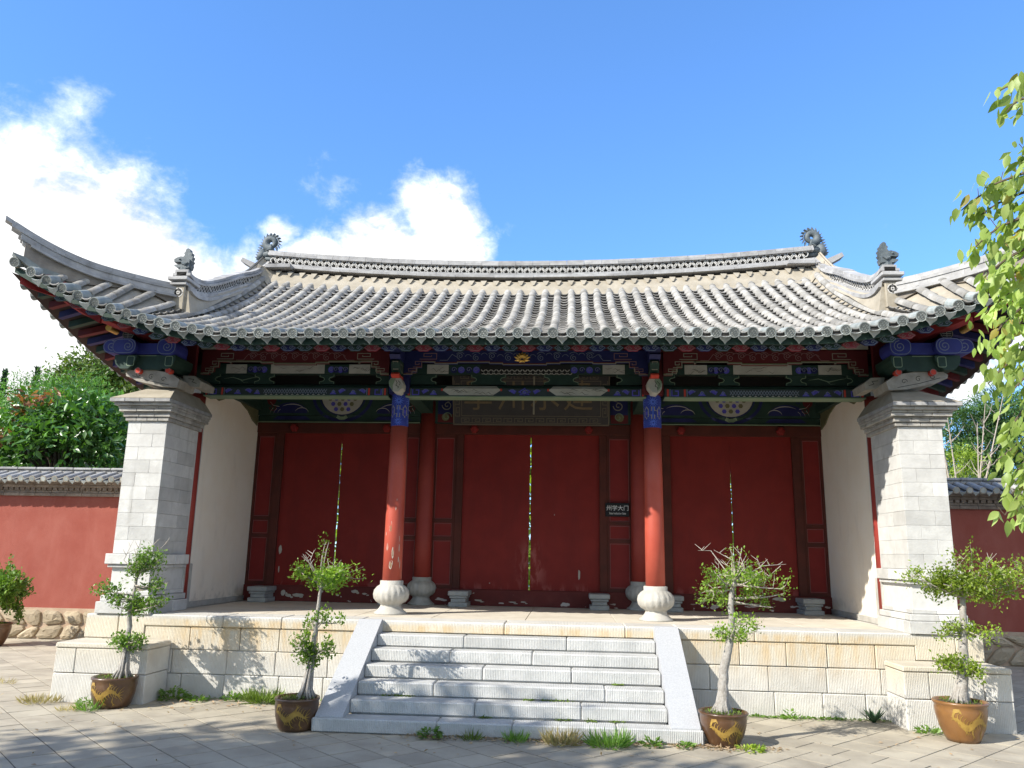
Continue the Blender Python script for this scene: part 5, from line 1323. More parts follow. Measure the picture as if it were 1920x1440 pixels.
mb.stroke([(nbx0+.012, nbz0+.012), (nbx1-.012, nbz0+.012), (nbx1-.012, nbz1-.012), (nbx0+.012, nbz1-.012)], .016, lambda u, v: nbm(u, v, .004), closed=True)
mb.stroke([(nbx0+bw+.03, nbz0+bw+.03), (nbx1-bw-.03, nbz0+bw+.03), (nbx1-bw-.03, nbz1-bw-.03), (nbx0+bw+.03, nbz1-bw-.03)], .009, lambda u, v: nbm(u, v, .004), closed=True)
def meander(x, z, L_, horiz, s_):
    n = int(L_/.155); st_ = L_/n; P = [(0, 0), (0, .8), (.72, .8), (.72, .25), (.28, .25), (.28, .52), (.5, .52)]
    for q in range(n):
        pts = [((q+u)*st_, v*.085) for u, v in P]
        pts = [(x+a, z+s_*b) for a, b in pts] if horiz else [(x+s_*b, z+a) for a, b in pts]
        mb.stroke(pts, .009, lambda u, v: nbm(u, v, .004))
        lk = [((q+.0)*st_, 0), ((q+1)*st_, 0)]; lk = [(x+a, z+s_*b) for a, b in lk] if horiz else [(x+s_*b, z+a) for a, b in lk]
        mb.stroke(lk, .009, lambda u, v: nbm(u, v, .004))
meander(nbx0+.13, nbz0+.035, nbx1-nbx0-.26, True, 1); meander(nbx0+.13, nbz1-.035, nbx1-nbx0-.26, True, -1)
meander(nbx0+.035, nbz0+.13, nbz1-nbz0-.26, False, 1); meander(nbx1-.035, nbz0+.13, nbz1-nbz0-.26, False, -1)
mb.build('meander_border', BRONZE, board)
for ch, x in zip('學州水建', (-.80, -.29, .20, .70)): text_mesh(ch, .46, lambda u, v, x=x: nbm(x+u, 3.90+v, .006), 'character', PLQGOLD, board)
mb = MB(); mb.tube([(.05, .89, 3.56), (.05, 2.1, 3.78)], .006, 5)   # steadying rod seen in front of the board
rod = MB(); rod.cbox(.035, .060, 2.40, 2.425, 3.62, 4.32, .003); rod.build('hanging_rod', P_CREAM, board)
# small notice
sg_ = thing('notice_plate', 'small black notice plate with white Chinese and English lettering beside the centre door', 'sign', (1.285, 2.95, 2.2))
mb = MB(); mb.cbox(1.105, 1.455, 2.935, 2.953, 2.185, 2.385, .004); mb.build('plate', SIGNB, sg_)
text_mesh('州学大门', .083, lambda u, v: (1.285+u, 2.933, 2.305+v), 'chinese_lettering', SIGNW, sg_)
text_mesh('State Institution Gate', .046, lambda u, v: (1.283+u, 2.933, 2.232+v), 'english_lettering', SIGNW, sg_, sx=.62)
# ================================================================== BOUNDARY WALLS
def boundary_wall(sg, xo, label):
    wall = thing('boundary_wall', label, 'wall', (sg*(4.75+xo)/2, 5.2, 0))
    a, b = sorted((sg*4.72, sg*xo)); yf = 5.0
    mb = MB(); mb.box(a, b, yf, yf+.42, .53, 2.50); mb.build('wall_face', REDWALL, wall)
    mb = MB(); mb.box(a, b, yf-.035, yf+.45, -.02, .53); base = mb.build('rubble_base', RUBJOINT, wall)
    # irregular stones of the base
    nx = int((b-a)/.36); rows = 2; C = {}
    for i in range(nx+1):
        for j in range(rows+1):
            C[i, j] = (a+(b-a)*i/nx+(random.uniform(-.09, .09) if 0 < i < nx else 0)+(.16 if j == 1 else 0), .0+.52*j/rows+(random.uniform(-.07, .07) if 0 < j < rows else (random.uniform(-.05, 0) if j else 0)))
    for i in range(nx):
        for j in range(rows):
            q = [C[i, j], C[i+1, j], C[i+1, j+1], C[i, j+1]]; P = []
            cx_ = sum(p[0] for p in q)/4; cz_ = sum(p[1] for p in q)/4
            for k in range(4):
                p, p2 = q[k], q[(k+1) % 4]
                for t in (.18, .5, .82): P.append((p[0]+(p2[0]-p[0])*t, p[1]+(p2[1]-p[1])*t))
            def sh(f): return [(cx_+(u-cx_)*f*random.uniform(.97, 1.02), max(0, cz_+(v-cz_)*f)) for u, v in P]
            r0, r1, r2_ = sh(.93), sh(.84), sh(.45); n = 12; V = [(u, yf-.03, v) for u, v in r0]+[(u, yf-.065-random.uniform(0, .012), v) for u, v in r1]+[(u, yf-.08-random.uniform(0, .025), v) for u, v in r2_]
            F = [tuple(2*n+k for k in range(n))]
            for k in range(n):
                for w_ in (0, n): F.append((w_+k, w_+(k+1) % n, w_+n+(k+1) % n, w_+n+k))
            MB().add(V, F).build('rubble_stone', RUBBLE, base)
    # brick cornice
    co = MB(); co.box(a, b, yf-.01, yf+.43, 2.50, 2.76); corn = co.build('cornice_core', BRICKJ, wall)
    for k, (o_, z0, z1, L_) in enumerate([(.05, 2.50, 2.555, .30), (.03, 2.558, 2.60, .30), (.08, 2.603, 2.65, .12), (.10, 2.653, 2.70, .30), (.14, 2.703, 2.75, .30)]):
        if k == 2:
            mb = MB(); x = a
            while x < b-.05: mb.box(x+.012, min(b, x+.085), yf-o_, yf, z0, z1); x += .105
            mb.build('dentil_course', CORNICE, corn, kind='stuff'); continue
        x = a
        while x < b-.02:
            x1 = min(b, x+L_); mb = MB(); mb.cbox(x+.002, x1-.002, yf-o_-random.uniform(0, .003), yf+.05, z0, z1, .004); mb.build('cornice_brick', CORNICE, corn); x = x1
    # coping tiles and ridge
    mb = MB()
    for s_ in (0, 1):
        ya, yb, yc = (yf-.34, yf+.2, yf+.21) if s_ == 0 else (yf+.68, yf+.22, yf+.21)
        mb.add([(a, ya, 2.755), (b, ya, 2.755), (b, yb, 2.93), (a, yb, 2.93), (a, ya, 2.74), (b, ya, 2.74), (b, yc, 2.74), (a, yc, 2.74)], [(0, 1, 2, 3), (4, 5, 1, 0), (4, 5, 6, 7), (0, 3, 7, 4), (1, 2, 6, 5)])
    cop_ = mb.build('coping', PAN, wall)
    th = math.atan2(.16, .54); n_ = int((b-a)/.212)
    for i in range(n_):
        x = a+.1+i*.212 if sg > 0 else b-.1-i*.212
        if wall_tile_me is not None: add_obj(wall_tile_me, 'coping_tile', (x, yf-.38, 2.785), cop_, (th, 0, 0), (1, 1.15, 1))
        add_obj(drip_me, 'coping_drip', (x+.106*sg, yf-.36, 2.765), cop_, (.5, 0, 0), (.8, .8, .8))
    x = a; k = 0
    while x < b-.02:
        x1 = min(b, x+.36)
        mb = MB(); mb.cbox(x+.002, x1-.002, yf+.09, yf+.33, 2.925+.0, 2.985, .006); mb.build('ridge_tile', RIDGE, cop_)
        mb = MB(); mb.cbox(x+.002, x1-.002, yf+.06, yf+.36, 2.987, 3.035+random.uniform(-.003, .003), .012); mb.build('ridge_tile', RIDGE, cop_)
        x = x1
    return wall
wt = MB(); tv2, tf2 = half_tile(.50, .056, .05); wt.add(tv2, tf2, 0); N_ = 12
wt.add([(.056*math.cos(2*PI*k/N_), -.002, .056*math.sin(2*PI*k/N_)) for k in range(N_)], [tuple(range(N_))], 1)
wt.add([(.042*math.cos(2*PI*k/N_), -.004, .042*math.sin(2*PI*k/N_)) for k in range(N_)], [tuple(range(N_))], 2)
ws = wt.build('coping_tile', [WALLTILE, MORTAR, TILEF], None, (0, 0, 0)); wall_tile_me = ws.data; bpy.data.objects.remove(ws)
boundary_wall(-1, 14., 'red lime-washed wall with tiled coping and rubble base, sunlit, left of the gate hall')
boundary_wall(1, 12., 'red wall with tiled coping and rubble base, in the shade right of the gate hall')

# ================================================================== FOLIAGE HELPERS
def ellipsoid_pts(n, c, r, shell=.55):
    d = unit(rng.normal(size=(n, 3))); k = shell+(1-shell)*rng.random((n, 1))**.6
    return np.array(c)+d*k*np.array(r), d
def clumps(c, r, ncl, nper, spread, size, shell=.6, droop=.25, up=.4):
    """leaf clumps through an ellipsoid crown"""
    C, Dn = ellipsoid_pts(ncl, c, r, shell)
    P = np.repeat(C, nper, 0)+rng.normal(size=(ncl*nper, 3))*spread*np.array((1, 1, .7))
    D = np.repeat(Dn, nper, 0)*.7+rng.normal(size=(ncl*nper, 3))*.6+np.array((0, 0, -droop))
    N = np.repeat(Dn, nper, 0)*.5+np.array((0, 0, up))
    sz = size*rng.uniform(.65, 1.25, ncl*nper)
    return P, unit(D), sz, N
def limbs(mb, base, top, targets, r0, n=7):
    base, top = Vector(base), Vector(top); mid = (base+top)/2+Vector((random.uniform(-.1, .1), random.uniform(-.1, .1), 0))
    mb.tube([base, mid, top], [r0, r0*.8, r0*.55], n)
    for t in targets:
        t = Vector(t); s = base.lerp(top, random.uniform(.55, 1)); m = s.lerp(t, .5)+Vector((0, 0, .15*(t-s).length))
        mb.tube([s, m, t], [r0*.42, r0*.28, r0*.08], 5)
def tree(name, label, cat, loc, top, crowns, m, barkm, r0, group=None, extra=()):
    """crowns: list of (centre, radii, clumps, per clump, spread, leaf size, shell, aspect)"""
    t = thing(name, label, cat, loc, group); mb = MB(); tg = []
    for c in crowns:
        for _ in range(6): p, _d = ellipsoid_pts(1, c[0], [q*.7 for q in c[1]]); tg.append(p[0])
    limbs(mb, loc, top, tg, r0); mb.build('trunk', barkm, t, smooth=True)
    for c in crowns:
        P, D, sz, N = clumps(c[0], c[1], c[2], c[3], c[4], c[5], c[6]); V, F = leaves(P, D, sz, c[7], .2, N)
        npmesh('crown', V, F, c[8] if len(c) > 8 else m, t, None, tuple(c[0]))
    return t
# ================================================================== TREES BEHIND THE WALLS
tree('broadleaf_tree', 'glossy broad-leaved tree with rusty shoots rising directly over the left red wall', 'tree', (-10.9, 8.2, 0), (-10.8, 8.2, 3.6),
     [((-10.9, 8., 3.7), (1.9, 1.1, .95), 150, 26, .20, .21, .5, .42), ((-10.2, 7.9, 4.3), (1.0, .8, .62), 60, 24, .18, .20, .5, .42), ((-11.3, 8.1, 4.55), (.8, .7, .55), 40, 22, .17, .19, .5, .42),
      ((-11.2, 7.7, 4.75), (.75, .5, .25), 10, 16, .12, .17, .6, .4, LF_RUST), ((-11.7, 7.3, 3.95), (.4, .3, .2), 7, 14, .12, .17, .6, .4, LF_RUST), ((-12.4, 8.2, 3.4), (.9, .7, .7), 45, 22, .18, .2, .5, .42)], LF_BROAD, BARKD, .14)
tree('feathery_tree', 'light green feathery tree behind the broad-leaved tree at the far left', 'tree', (-13.4, 10.3, 0), (-13.2, 10.3, 4.2),
     [((-13.2, 10.2, 4.9), (1.35, 1., 1.05), 130, 60, .22, .085, .45, .36), ((-12.1, 10.1, 5.2), (.95, .8, .8), 80, 55, .2, .085, .45, .36), ((-14.4, 10.4, 4.3), (1.2, .9, 1.2), 90, 55, .22, .085, .45, .36), ((-13., 10, 3.8), (1.5, .8, .7), 70, 50, .22, .085, .5, .36)], LF_FEATH, BARKD, .13)
tree('tall_tree', 'tall dark olive-green tree rising highest behind the left wall under the upturned eave', 'tree', (-13.5, 14.3, 0), (-13.5, 14.3, 5.5),
     [((-13.5, 14, 6.9), (1.3, 1.1, 1.0), 170, 42, .22, .16, .5, .45), ((-12.6, 14, 6.3), (1.3, 1.1, 1.6), 170, 42, .22, .16, .5, .45), ((-14.6, 14.2, 6.3), (1.0, .9, 1.0), 110, 40, .2, .16, .5, .45), ((-13.4, 14, 5.0), (1.9, 1.2, .9), 110, 36, .25, .13, .5, .45)], LF_TALL, BARKD, .2)
for x, y, h, r in ((-18.62, 16, 7.35, .42), (-17.62, 16.2, 7.5, .40)):
    t = thing('cypress_tree', 'slim dark cypress spire at the very left edge behind the wall' if x < -18 else 'slim dark cypress tip peeking up between the feathery tree and the sky', 'tree', (x, y, 0), 'cypress spires beyond the left wall')
    mb = MB(); mb.tube([(x, y, 0), (x, y, h-.4)], [.12, .03], 6); mb.build('trunk', BARKD, t)
    n = 3800; z = h*rng.random(n)**.8; z = np.maximum(z, .8); rr = r*np.clip((h-z)/h*1.6, 0, 1)*np.sqrt(rng.random(n))*rng.uniform(.7, 1.15, n); a = rng.random(n)*2*PI
    P = np.stack([x+rr*np.cos(a), y+rr*np.sin(a), z], 1); D = unit(np.stack([np.cos(a)*.4, np.sin(a)*.4, np.ones(n)], 1)+rng.normal(size=(n, 3))*.25)
    V, F = leaves(P, D, .17*rng.uniform(.6, 1.2, n), .32); npmesh('crown', V, F, LF_CYP, t, None, (x, y, h/2))
tree('fine_leaved_tree', 'fine-leaved green tree behind the right wall seen past the right pier', 'tree', (11.4, 12.6, 0), (11.4, 12.5, 4.2),
     [((10.75, 12.1, 5.15), (.55, .6, .5), 60, 70, .13, .11, .4, .26), ((11.75, 12, 5.5), (.7, .6, .55), 75, 70, .14, .11, .4, .26), ((11.2, 12.1, 4.5), (.85, .7, .55), 100, 70, .15, .11, .4, .26), ((12.4, 12.2, 4.9), (.8, .7, .9), 90, 70, .15, .11, .4, .26), ((10.6, 12.4, 4.1), (.6, .6, .5), 55, 60, .14, .11, .4, .26), ((11.8, 12.2, 3.8), (1.1, .7, .6), 90, 60, .15, .11, .4, .26)], LF_MIM, BARK, .10)
t = thing('bare_shrub', 'leafless pale-stemmed shrub standing behind the coping of the right wall', 'shrub', (8.7, 8., 0)); mb = MB()
for bx, tx, tz in ((8.55, 8.25, 4.95), (8.6, 8.5, 4.75), (8.75, 9.3, 4.9), (8.7, 9.75, 5.3), (8.85, 9.1, 4.5), (8.5, 8.3, 4.3)):
    p = [Vector((bx, 8., 0)), Vector((bx*.7+tx*.3, 8.02, tz*.55)), Vector((tx, 8.05, tz))]; mb.tube(p, [.03, .022, .006], 5)
    for q in range(9):
        f_ = random.uniform(.45, .95); s = p[1].lerp(p[2], max(0, (f_-.4)/.6)); e = s+Vector((random.uniform(-.35, .35), random.uniform(-.2, .2), random.uniform(.1, .45))); m_ = (s+e)/2+Vector((random.uniform(-.05, .05), 0, -.03)); mb.tube([s, m_, e], [.010, .007, .003], 4)
mb.build('stem', TWIG, t)
tree('yellow_shrub', 'small yellow-green shrub low behind the right wall, among bare stems', 'shrub', (9.2, 9.2, 0), (9.2, 9.2, 3.2), [((9.2, 9., 3.75), (.35, .3, .42), 30, 40, .1, .075, .4, .45), ((9.0, 9.1, 3.2), (.5, .4, .4), 25, 40, .12, .075, .4, .45)], LF_YEL, BARK, .05)
# seen only through the slits of the doors
hg = thing('courtyard_hedge', 'sunlit yellow-green hedge glimpsed through the narrow gaps between the door leaves', 'hedge', (0, 30, 0))
P, D = ellipsoid_pts(24000, (-1, 30.5, 4.0), (16, 1.2, 7.), .2); V, F = leaves(P, unit(D+rng.normal(size=D.shape)*.5), .42*rng.uniform(.6, 1.3, 24000), .55); npmesh('crown', V, F, LF_YEL, hg, None, (-1, 30.5, 2))

# ================================================================== HANGING FOREGROUND TREE (trunk just right of the view)
fg = thing('hanging_tree', 'near tree at the right edge with drooping sprays of large pale green leaves', 'tree', (4.3, -5.4, 0))
TW = [[(2.446,-6.145,3.417),(2.343,-6.111,3.466),(2.254,-6.064,3.475)],[(2.562,-5.95,3.445),(2.432,-5.919,3.528),(2.388,-5.874,3.497)],[(2.525,-5.972,3.244),(2.45,-5.921,3.238),(2.393,-5.881,3.225)],[(2.621,-5.795,3.194),(2.401,-5.687,3.24),(2.3,-5.605,3.18)],[(2.632,-5.77,3.169),(2.449,-5.668,3.185),(2.357,-5.594,3.133)],[(2.427,-6.111,3.102),(2.297,-6.022,3.084),(2.209,-5.983,3.105)],[(2.43,-6.065,2.906),(2.262,-5.987,2.955),(2.165,-5.895,2.861)],[(2.722,-5.592,3.066),(2.566,-5.514,3.102),(2.48,-5.442,3.043)],[(2.523,-5.9,2.889),(2.369,-5.798,2.863),(2.286,-5.732,2.807)],[(2.519,-5.893,2.824),(2.382,-5.799,2.793),(2.302,-5.739,2.746)],[(2.792,-5.441,2.925),(2.617,-5.326,2.89),(2.531,-5.245,2.786)],[(2.611,-5.719,2.751),(2.485,-5.624,2.69),(2.415,-5.568,2.636)],[(2.744,-5.49,2.757),(2.591,-5.379,2.692),(2.517,-5.312,2.597)],[(2.619,-5.678,2.625),(2.509,-5.586,2.535),(2.442,-5.529,2.455)],[(2.68,-5.566,2.588),(2.53,-5.46,2.521),(2.441,-5.393,2.439)],[(2.507,-5.838,2.466),(2.418,-5.757,2.355),(2.354,-5.716,2.331)],[(2.682,-5.519,2.387),(2.565,-5.437,2.321),(2.502,-5.38,2.199)],[(2.764,-5.349,2.255),(2.622,-5.25,2.147),(2.538,-5.201,2.116)],[(2.641,-5.545,2.174),(2.54,-5.471,2.069),(2.469,-5.425,2.005)],[(2.715,-5.397,2.081),(2.592,-5.313,1.971),(2.519,-5.265,1.867)],[(2.687,-5.425,1.984),(2.588,-5.371,2.012),(2.524,-5.331,1.956)],[(2.44,-6.066,2.993),(2.354,-6.006,2.978),(2.318,-5.94,2.874)],[(2.702,-5.605,2.961),(2.615,-5.527,2.894),(2.588,-5.466,2.766)],[(2.661,-5.605,2.624),(2.59,-5.541,2.547),(2.559,-5.48,2.372)],[(2.563,-5.702,2.279),(2.492,-5.641,2.179),(2.456,-5.598,2.03)],[(2.357,-6.304,3.446),(2.308,-6.252,3.417),(2.257,-6.226,3.425)],[(2.681,-5.753,3.488),(2.613,-5.689,3.45),(2.569,-5.656,3.439)]]
mb = MB(); mb.tube([(4.3, -5.4, -.05), (4.25, -5.4, 1.2), (4.35, -5.38, 2.4), (4.2, -5.4, 3.6), (4.3, -5.4, 4.8)], [.16, .12, .10, .075, .03], 9); mb.build('trunk', BARKD, fg, smooth=True)
mb = MB(); limb_pts = []
for h_, ex, ey, ez, r_ in ((1.7, 2.85, -5.25, 2.15, .030), (2.2, 2.80, -5.65, 2.75, .036), (2.8, 2.78, -5.35, 3.25, .038), (3.3, 2.82, -5.9, 3.75, .034), (3.8, 3.1, -5.0, 4.3, .028), (3.0, 5.2, -5.7, 4.1, .034), (3.5, 5.0, -4.9, 4.6, .030)):
    p0 = Vector((4.25, -5.4, h_)); p3 = Vector((ex, ey, ez)); p1 = p0.lerp(p3, .35)+Vector((0, random.uniform(-.12, .12), .32)); p2 = p0.lerp(p3, .75)+Vector((0, random.uniform(-.1, .1), .26))
    L_ = [Vector(q) for q in catmull([tuple(p0), tuple(p1), tuple(p2), tuple(p3)], 6)]
    L_ = [q+Vector((random.gauss(0, .012), random.gauss(0, .015), random.gauss(0, .012))) for q in L_]
    mb.tube(L_, [r_*(1-.75*k/len(L_)) for k in range(len(L_))], 6)
    if ex < 4: limb_pts += L_[5:]
lv = []
for tw in TW:
    a, b, c = [Vector(p) for p in tw]
    st = min(limb_pts, key=lambda p: (p-a).length+(1.2*max(0, a.z-p.z+.05)))
    md = st.lerp(a, .55)+Vector((random.gauss(0, .05), random.gauss(0, .07), random.uniform(-.02, .09)))
    mb.tube([Vector(q) for q in catmull([tuple(st), tuple(md), tuple(a)], 3)], [.013, .012, .0115, .0105, .010, .0095, .009], 5)
    pts = []
    for k in range(9):
        u = k/8; pts.append((1-u)**2*a+2*u*(1-u)*b+u*u*c-Vector((0, 0, .05*u*u)))
    mb.tube(pts, [.009-.0065*k/8 for k in range(9)], 5)
    L = sum((pts[k+1]-pts[k]).length for k in range(8)); nl = int(L/.0060)
    for q in range(nl):
        f_ = q/max(1, nl-1)*8; k = min(7, int(f_)); p = pts[k].lerp(pts[k+1], f_-k)
        tdir = (pts[k+1]-pts[k]).normalized(); sd_ = Vector((random.gauss(0, 1), random.gauss(0, 1), random.gauss(0, .6)))
        d = (tdir*.35+sd_*.45+Vector((0, 0, -.85))).normalized(); p0 = p+Vector((random.gauss(0, .03), random.gauss(0, .04), random.gauss(0, .03)))
        lv.append((p0, d, random.uniform(.045, .078), random.random()*6.28))
    for q in range(2):                                          # little berries on stalks
        p = pts[random.randrange(4, 9)]; e = p+Vector((random.uniform(-.03, .03), 0, random.uniform(.02, .05))); mb.tube([p, e], .0016, 4)
mb.build('branch', BARKD, fg)
P, D, sz, N = clumps((4.05, -5.35, 3.75), (1.05, 1.0, 1.0), 110, 16, .13, .07, .35, .7, .3); kp = P[:, 0] > 2.95; V, F = leaves(P[kp], D[kp], sz[kp], .5, .2, N[kp]); npmesh('crown', V, F, LF_FORE, fg, None, (4.05, -5.35, 3.75))
lm = []
for k in range(3):                                              # leaf blades: pointed oval, folded on the midrib and curling
    V = []; F = []; n = 6; wd = (.46, .54, .40)[k]; cur = (.10, .22, -.05)[k]
    for i in range(n+1):
        u = i/n; h_ = wd*.5*math.sin(PI*min(1, u*1.02)**.8)*(1 if u < 1 else 0); z = -cur*u*u; V += [(-h_, u, z+.10*h_*2), (0, u, z), (h_, u, z+.10*h_*2)]
    for i in range(n): F += [(3*i, 3*i+1, 3*i+4, 3*i+3), (3*i+1, 3*i+2, 3*i+5, 3*i+4)]
    o = MB().add(V, F).build('leaf', LF_FORE, fg, (0, 0, 0), smooth=True); lm.append(o.data); bpy.data.objects.remove(o)
random.shuffle(lv); RV = []; RF = []; off = 0
for n, (p, d, s, roll) in enumerate(lv):
    q = d.to_track_quat('Y', 'Z').to_matrix().to_4x4() @ Matrix.Rotation(roll, 4, 'Y')
    if n < 300:
        o = bpy.data.objects.new('leaf', lm[n % 3]); link(o, fg, p); o.rotation_euler = q.to_euler(); o.scale = (s, s, s)
    else:
        me = lm[n % 3]
        for v in me.vertices: RV.append(tuple(q @ (v.co*s)+p))
        for pl in me.polygons: RF.append([i+off for i in pl.vertices])
        off += len(me.vertices)
if RV: npmesh('leaf_mass', np.array(RV), np.array(RF), LF_FORE, fg, 'stuff', (2.5, -5.6, 2.8))

# ================================================================== POTTED TREES
def potted_tree(label, loc, rim, hgt, trunk, pads, leafm, glaze, lsize=.038, bare=0, dragon=True, style=0, trunk_r=.03, roots=True, name='potted_tree', group='potted trees in glazed pots along the platform'):
    t = thing(name, label, 'potted tree', loc, group); x, y, _ = loc; R = rim; s = hgt
    if style == 0: prof = [(R*.58, 0), (R*.66, .03*s/.3), (R*.82, s*.35), (R*.92, s*.62), (R*.95, s*.80), (R*.93, s*.88), (R*1.0, s*.93), (R*1.02, s*.97), (R*.98, s), (R*.90, s*.985), (R*.86, s*.90)]
    else: prof = [(R*.70, 0), (R*.80, s*.10), (R*.93, s*.45), (R*.97, s*.75), (R*.95, s*.88), (R*1.0, s*.93), (R*1.0, s*.98), (R*.96, s), (R*.9, s*.98), (R*.87, s*.9)]
    mb = MB(); mb.lathe(prof, loc, 40, cap=True); pot = mb.build('pot', glaze, t, smooth=True)
    if dragon:
        zs = [p[1] for p in prof[:6]]; rs = [p[0] for p in prof[:6]]
        def onpot(u, v, d=.004):
            z = v*s; r = np.interp(z, zs, rs)+d; a = -PI/2+u; return (x+r*math.cos(a), y+r*math.sin(a), z+loc[2])
        mb = MB()
        ph = random.uniform(.2, 1.2); am = random.uniform(.10, .15)
        pts = [(-.80+1.6*i/30, .50+am*math.sin(i*random.uniform(.325, .335)+ph)*(1-.3*i/30)) for i in range(31)]
        mb.stroke(pts, .17, onpot, 0, taper=2)
        mb.stroke([(-.62, .52), (-.74, .66), (-.66, .80), (-.48, .82), (-.40, .74)], .10, onpot, 0, taper=2)
        for i in range(4, 28, 2):
            u, v = pts[i]
            for q in (-1, 1): mb.stroke([(u, v), (u+.05, v+.13*q), (u+.14, v+.19*q)], .045, onpot, 0, taper=True)
        for u0, v0, q in ((-.30, .55, -1), (.05, .45, -1), (.30, .52, 1), (.52, .42, -1)):
            mb.stroke([(u0, v0), (u0-.04, v0+.16*q), (u0+.06, v0+.28*q)], .06, onpot, 0, taper=2)
            for k in range(3): mb.stroke([(u0+.04, v0+.24*q), (u0+.0+.09*k, v0+(.36-.03*k)*q)], .03, onpot, 0, taper=True)
        for k in range(5): mb.stroke([(.70, .46), (.82+.02*k, .62-.08*k), (.98, .72-.13*k)], .035, onpot, 0, taper=True)
        mb.build('dragon_relief', POTGOLD, pot)
    mb = MB(); n = 20; V = [(x+R*.88*math.cos(2*PI*k/n), y+R*.88*math.sin(2*PI*k/n), loc[2]+s*.93) for k in range(n)]+[(x, y, loc[2]+s*.97)]
    mb.add(V, [(k, (k+1) % n, n) for k in range(n)]); mb.build('soil', SOIL, t)
    P, D = ellipsoid_pts(260, (x, y, loc[2]+s*.96), (R*.82, R*.82, .012), .2); D = unit(D*np.array((1, 1, 0))*.5+np.array((0, 0, .9))+rng.normal(size=D.shape)*.4)
    V, F = leaves(P, D, .022*rng.uniform(.5, 1.5, 260), .35); npmesh('moss_cover', V, F, LF_MOSS, t, 'stuff', (x, y, s))
    mb = MB(); T_ = [Vector(p) for p in trunk]; nT = len(T_); T_[0] = Vector((T_[0].x, T_[0].y, s*.92))
    fine = [Vector(p) for p in catmull([tuple(p) for p in T_], 4)]; nf = len(fine)
    mb.tube([p+Vector((random.uniform(-.006, .006), random.uniform(-.006, .006), 0)) for p in fine], [trunk_r*(1.25 if i < 2 else 1)*(1-.65*i/nf) for i in range(nf)], 9)
    if roots:
        for k in range(10):
            a = 2*PI*k/10+random.uniform(-.2, .2); r = random.uniform(.07, .11)
            b_ = fine[0]; e = fine[min(nf-1, 3+k % 3)]
            mb.tube([(b_.x+r*math.cos(a), b_.y+r*math.sin(a), s*.93), (b_.x+r*.5*math.cos(a), b_.y+r*.5*math.sin(a), s*.93+.08), tuple(e+Vector((trunk_r*.6*math.cos(a), trunk_r*.6*math.sin(a), 0)))], [.012, .014, .008], 5)
    tk = mb.build('trunk', BARK, t, smooth=True)
    br = MB(); LP, LD, LS = [], [], []
    for c, r, ntw, npl, sz_ in pads:
        c = np.array(c, float); near = min(fine, key=lambda p: (np.array(p)-c) @ (np.array(p)-c)+max(0, p.z-c[2])*.2); PP, PD = [], []
        prim = []
        npr = max(4, min(10, ntw//7)); a0 = random.random()*6.28
        for q in range(npr):
            aa = a0+2*PI*q/npr+random.uniform(-.3, .3); kk = random.uniform(.62, .95)*(1 if q % 3 else .55)
            e = Vector((c[0]+r[0]*kk*math.cos(aa), c[1]+r[1]*kk*math.sin(aa), c[2]+r[2]*random.uniform(-.6, .7))); s0 = near+Vector((0, 0, random.uniform(-.05, .02)))
            m_ = s0.lerp(e, .5)+Vector((random.gauss(0, .035), random.gauss(0, .035), random.uniform(-.05, .015))); pp = [(1-u)**2*s0+2*u*(1-u)*m_+u*u*e for u in (0, .2, .4, .6, .8, 1)]
            br.tube(pp, [.010, .0085, .007, .0055, .0045, .003], 5); prim += pp[2:]
        cl = [p+Vector((random.gauss(0, r[0]*.16), random.gauss(0, r[1]*.16), random.gauss(.01, r[2]*.25))) for p in prim if random.random() < .8] or prim
        for q in range(ntw):
            g = random.choice(cl); e = g+Vector((random.gauss(0, r[0]*.17), random.gauss(0, r[1]*.17), random.gauss(.01, r[2]*.22)))
            s0 = min(prim, key=lambda p: (p-e).length_squared); m_ = s0.lerp(e, .55)+Vector((random.gauss(0, .012), random.gauss(0, .012), random.gauss(0, .012)))
            pts = [s0, m_, e]; br.tube(pts, [.0036, .0026, .0012], 4)
            k = int(npl*2.2)
            for w_ in range(k):
                u = random.uniform(.25, 1.05); p = (s0.lerp(m_, u/.55) if u < .55 else m_.lerp(e, (u-.55)/.45))
                PP.append(np.array(p)+rng.normal(size=3)*.032); PD.append((np.array(e-s0)/(np.linalg.norm(e-s0)+1e-6))*.5+rng.normal(size=3)*.65+np.array((0, 0, .3)))
        PP = np.array(PP); PD = unit(np.array(PD)); V, F = leaves(PP, PD, lsize*sz_*rng.uniform(.6, 1.25, len(PP)), .58, .15, np.tile((0, 0, .7), (len(PP), 1)))
        npmesh('foliage_pad', V, F, leafm, t, None, tuple(c))
    for q in range(bare):
        c, r = pads[-1][0], pads[-1][1]; s0 = fine[-1]; a = random.uniform(-1.3, 1.3); L_ = random.uniform(.7, 1.25)
        e = Vector((c[0]+r[0]*math.sin(a)*L_, c[1]+random.uniform(-.15, .15), c[2]+r[2]*(.5+abs(math.cos(a)))*L_)); m_ = s0.lerp(e, .6)+Vector((random.gauss(0, .07), random.gauss(0, .04), random.gauss(-.02, .05))); br.tube([s0, m_, e], [.0065, .0042, .0015], 5)
        for w_ in range(3): p = m_.lerp(e, random.uniform(.1, .8)); br.tube([p, p+Vector((random.uniform(-.07, .07), random.uniform(-.04, .04), random.uniform(.02, .08)))], [.004, .0015], 4)
    br.build('branches', TWIG, t)
    return t
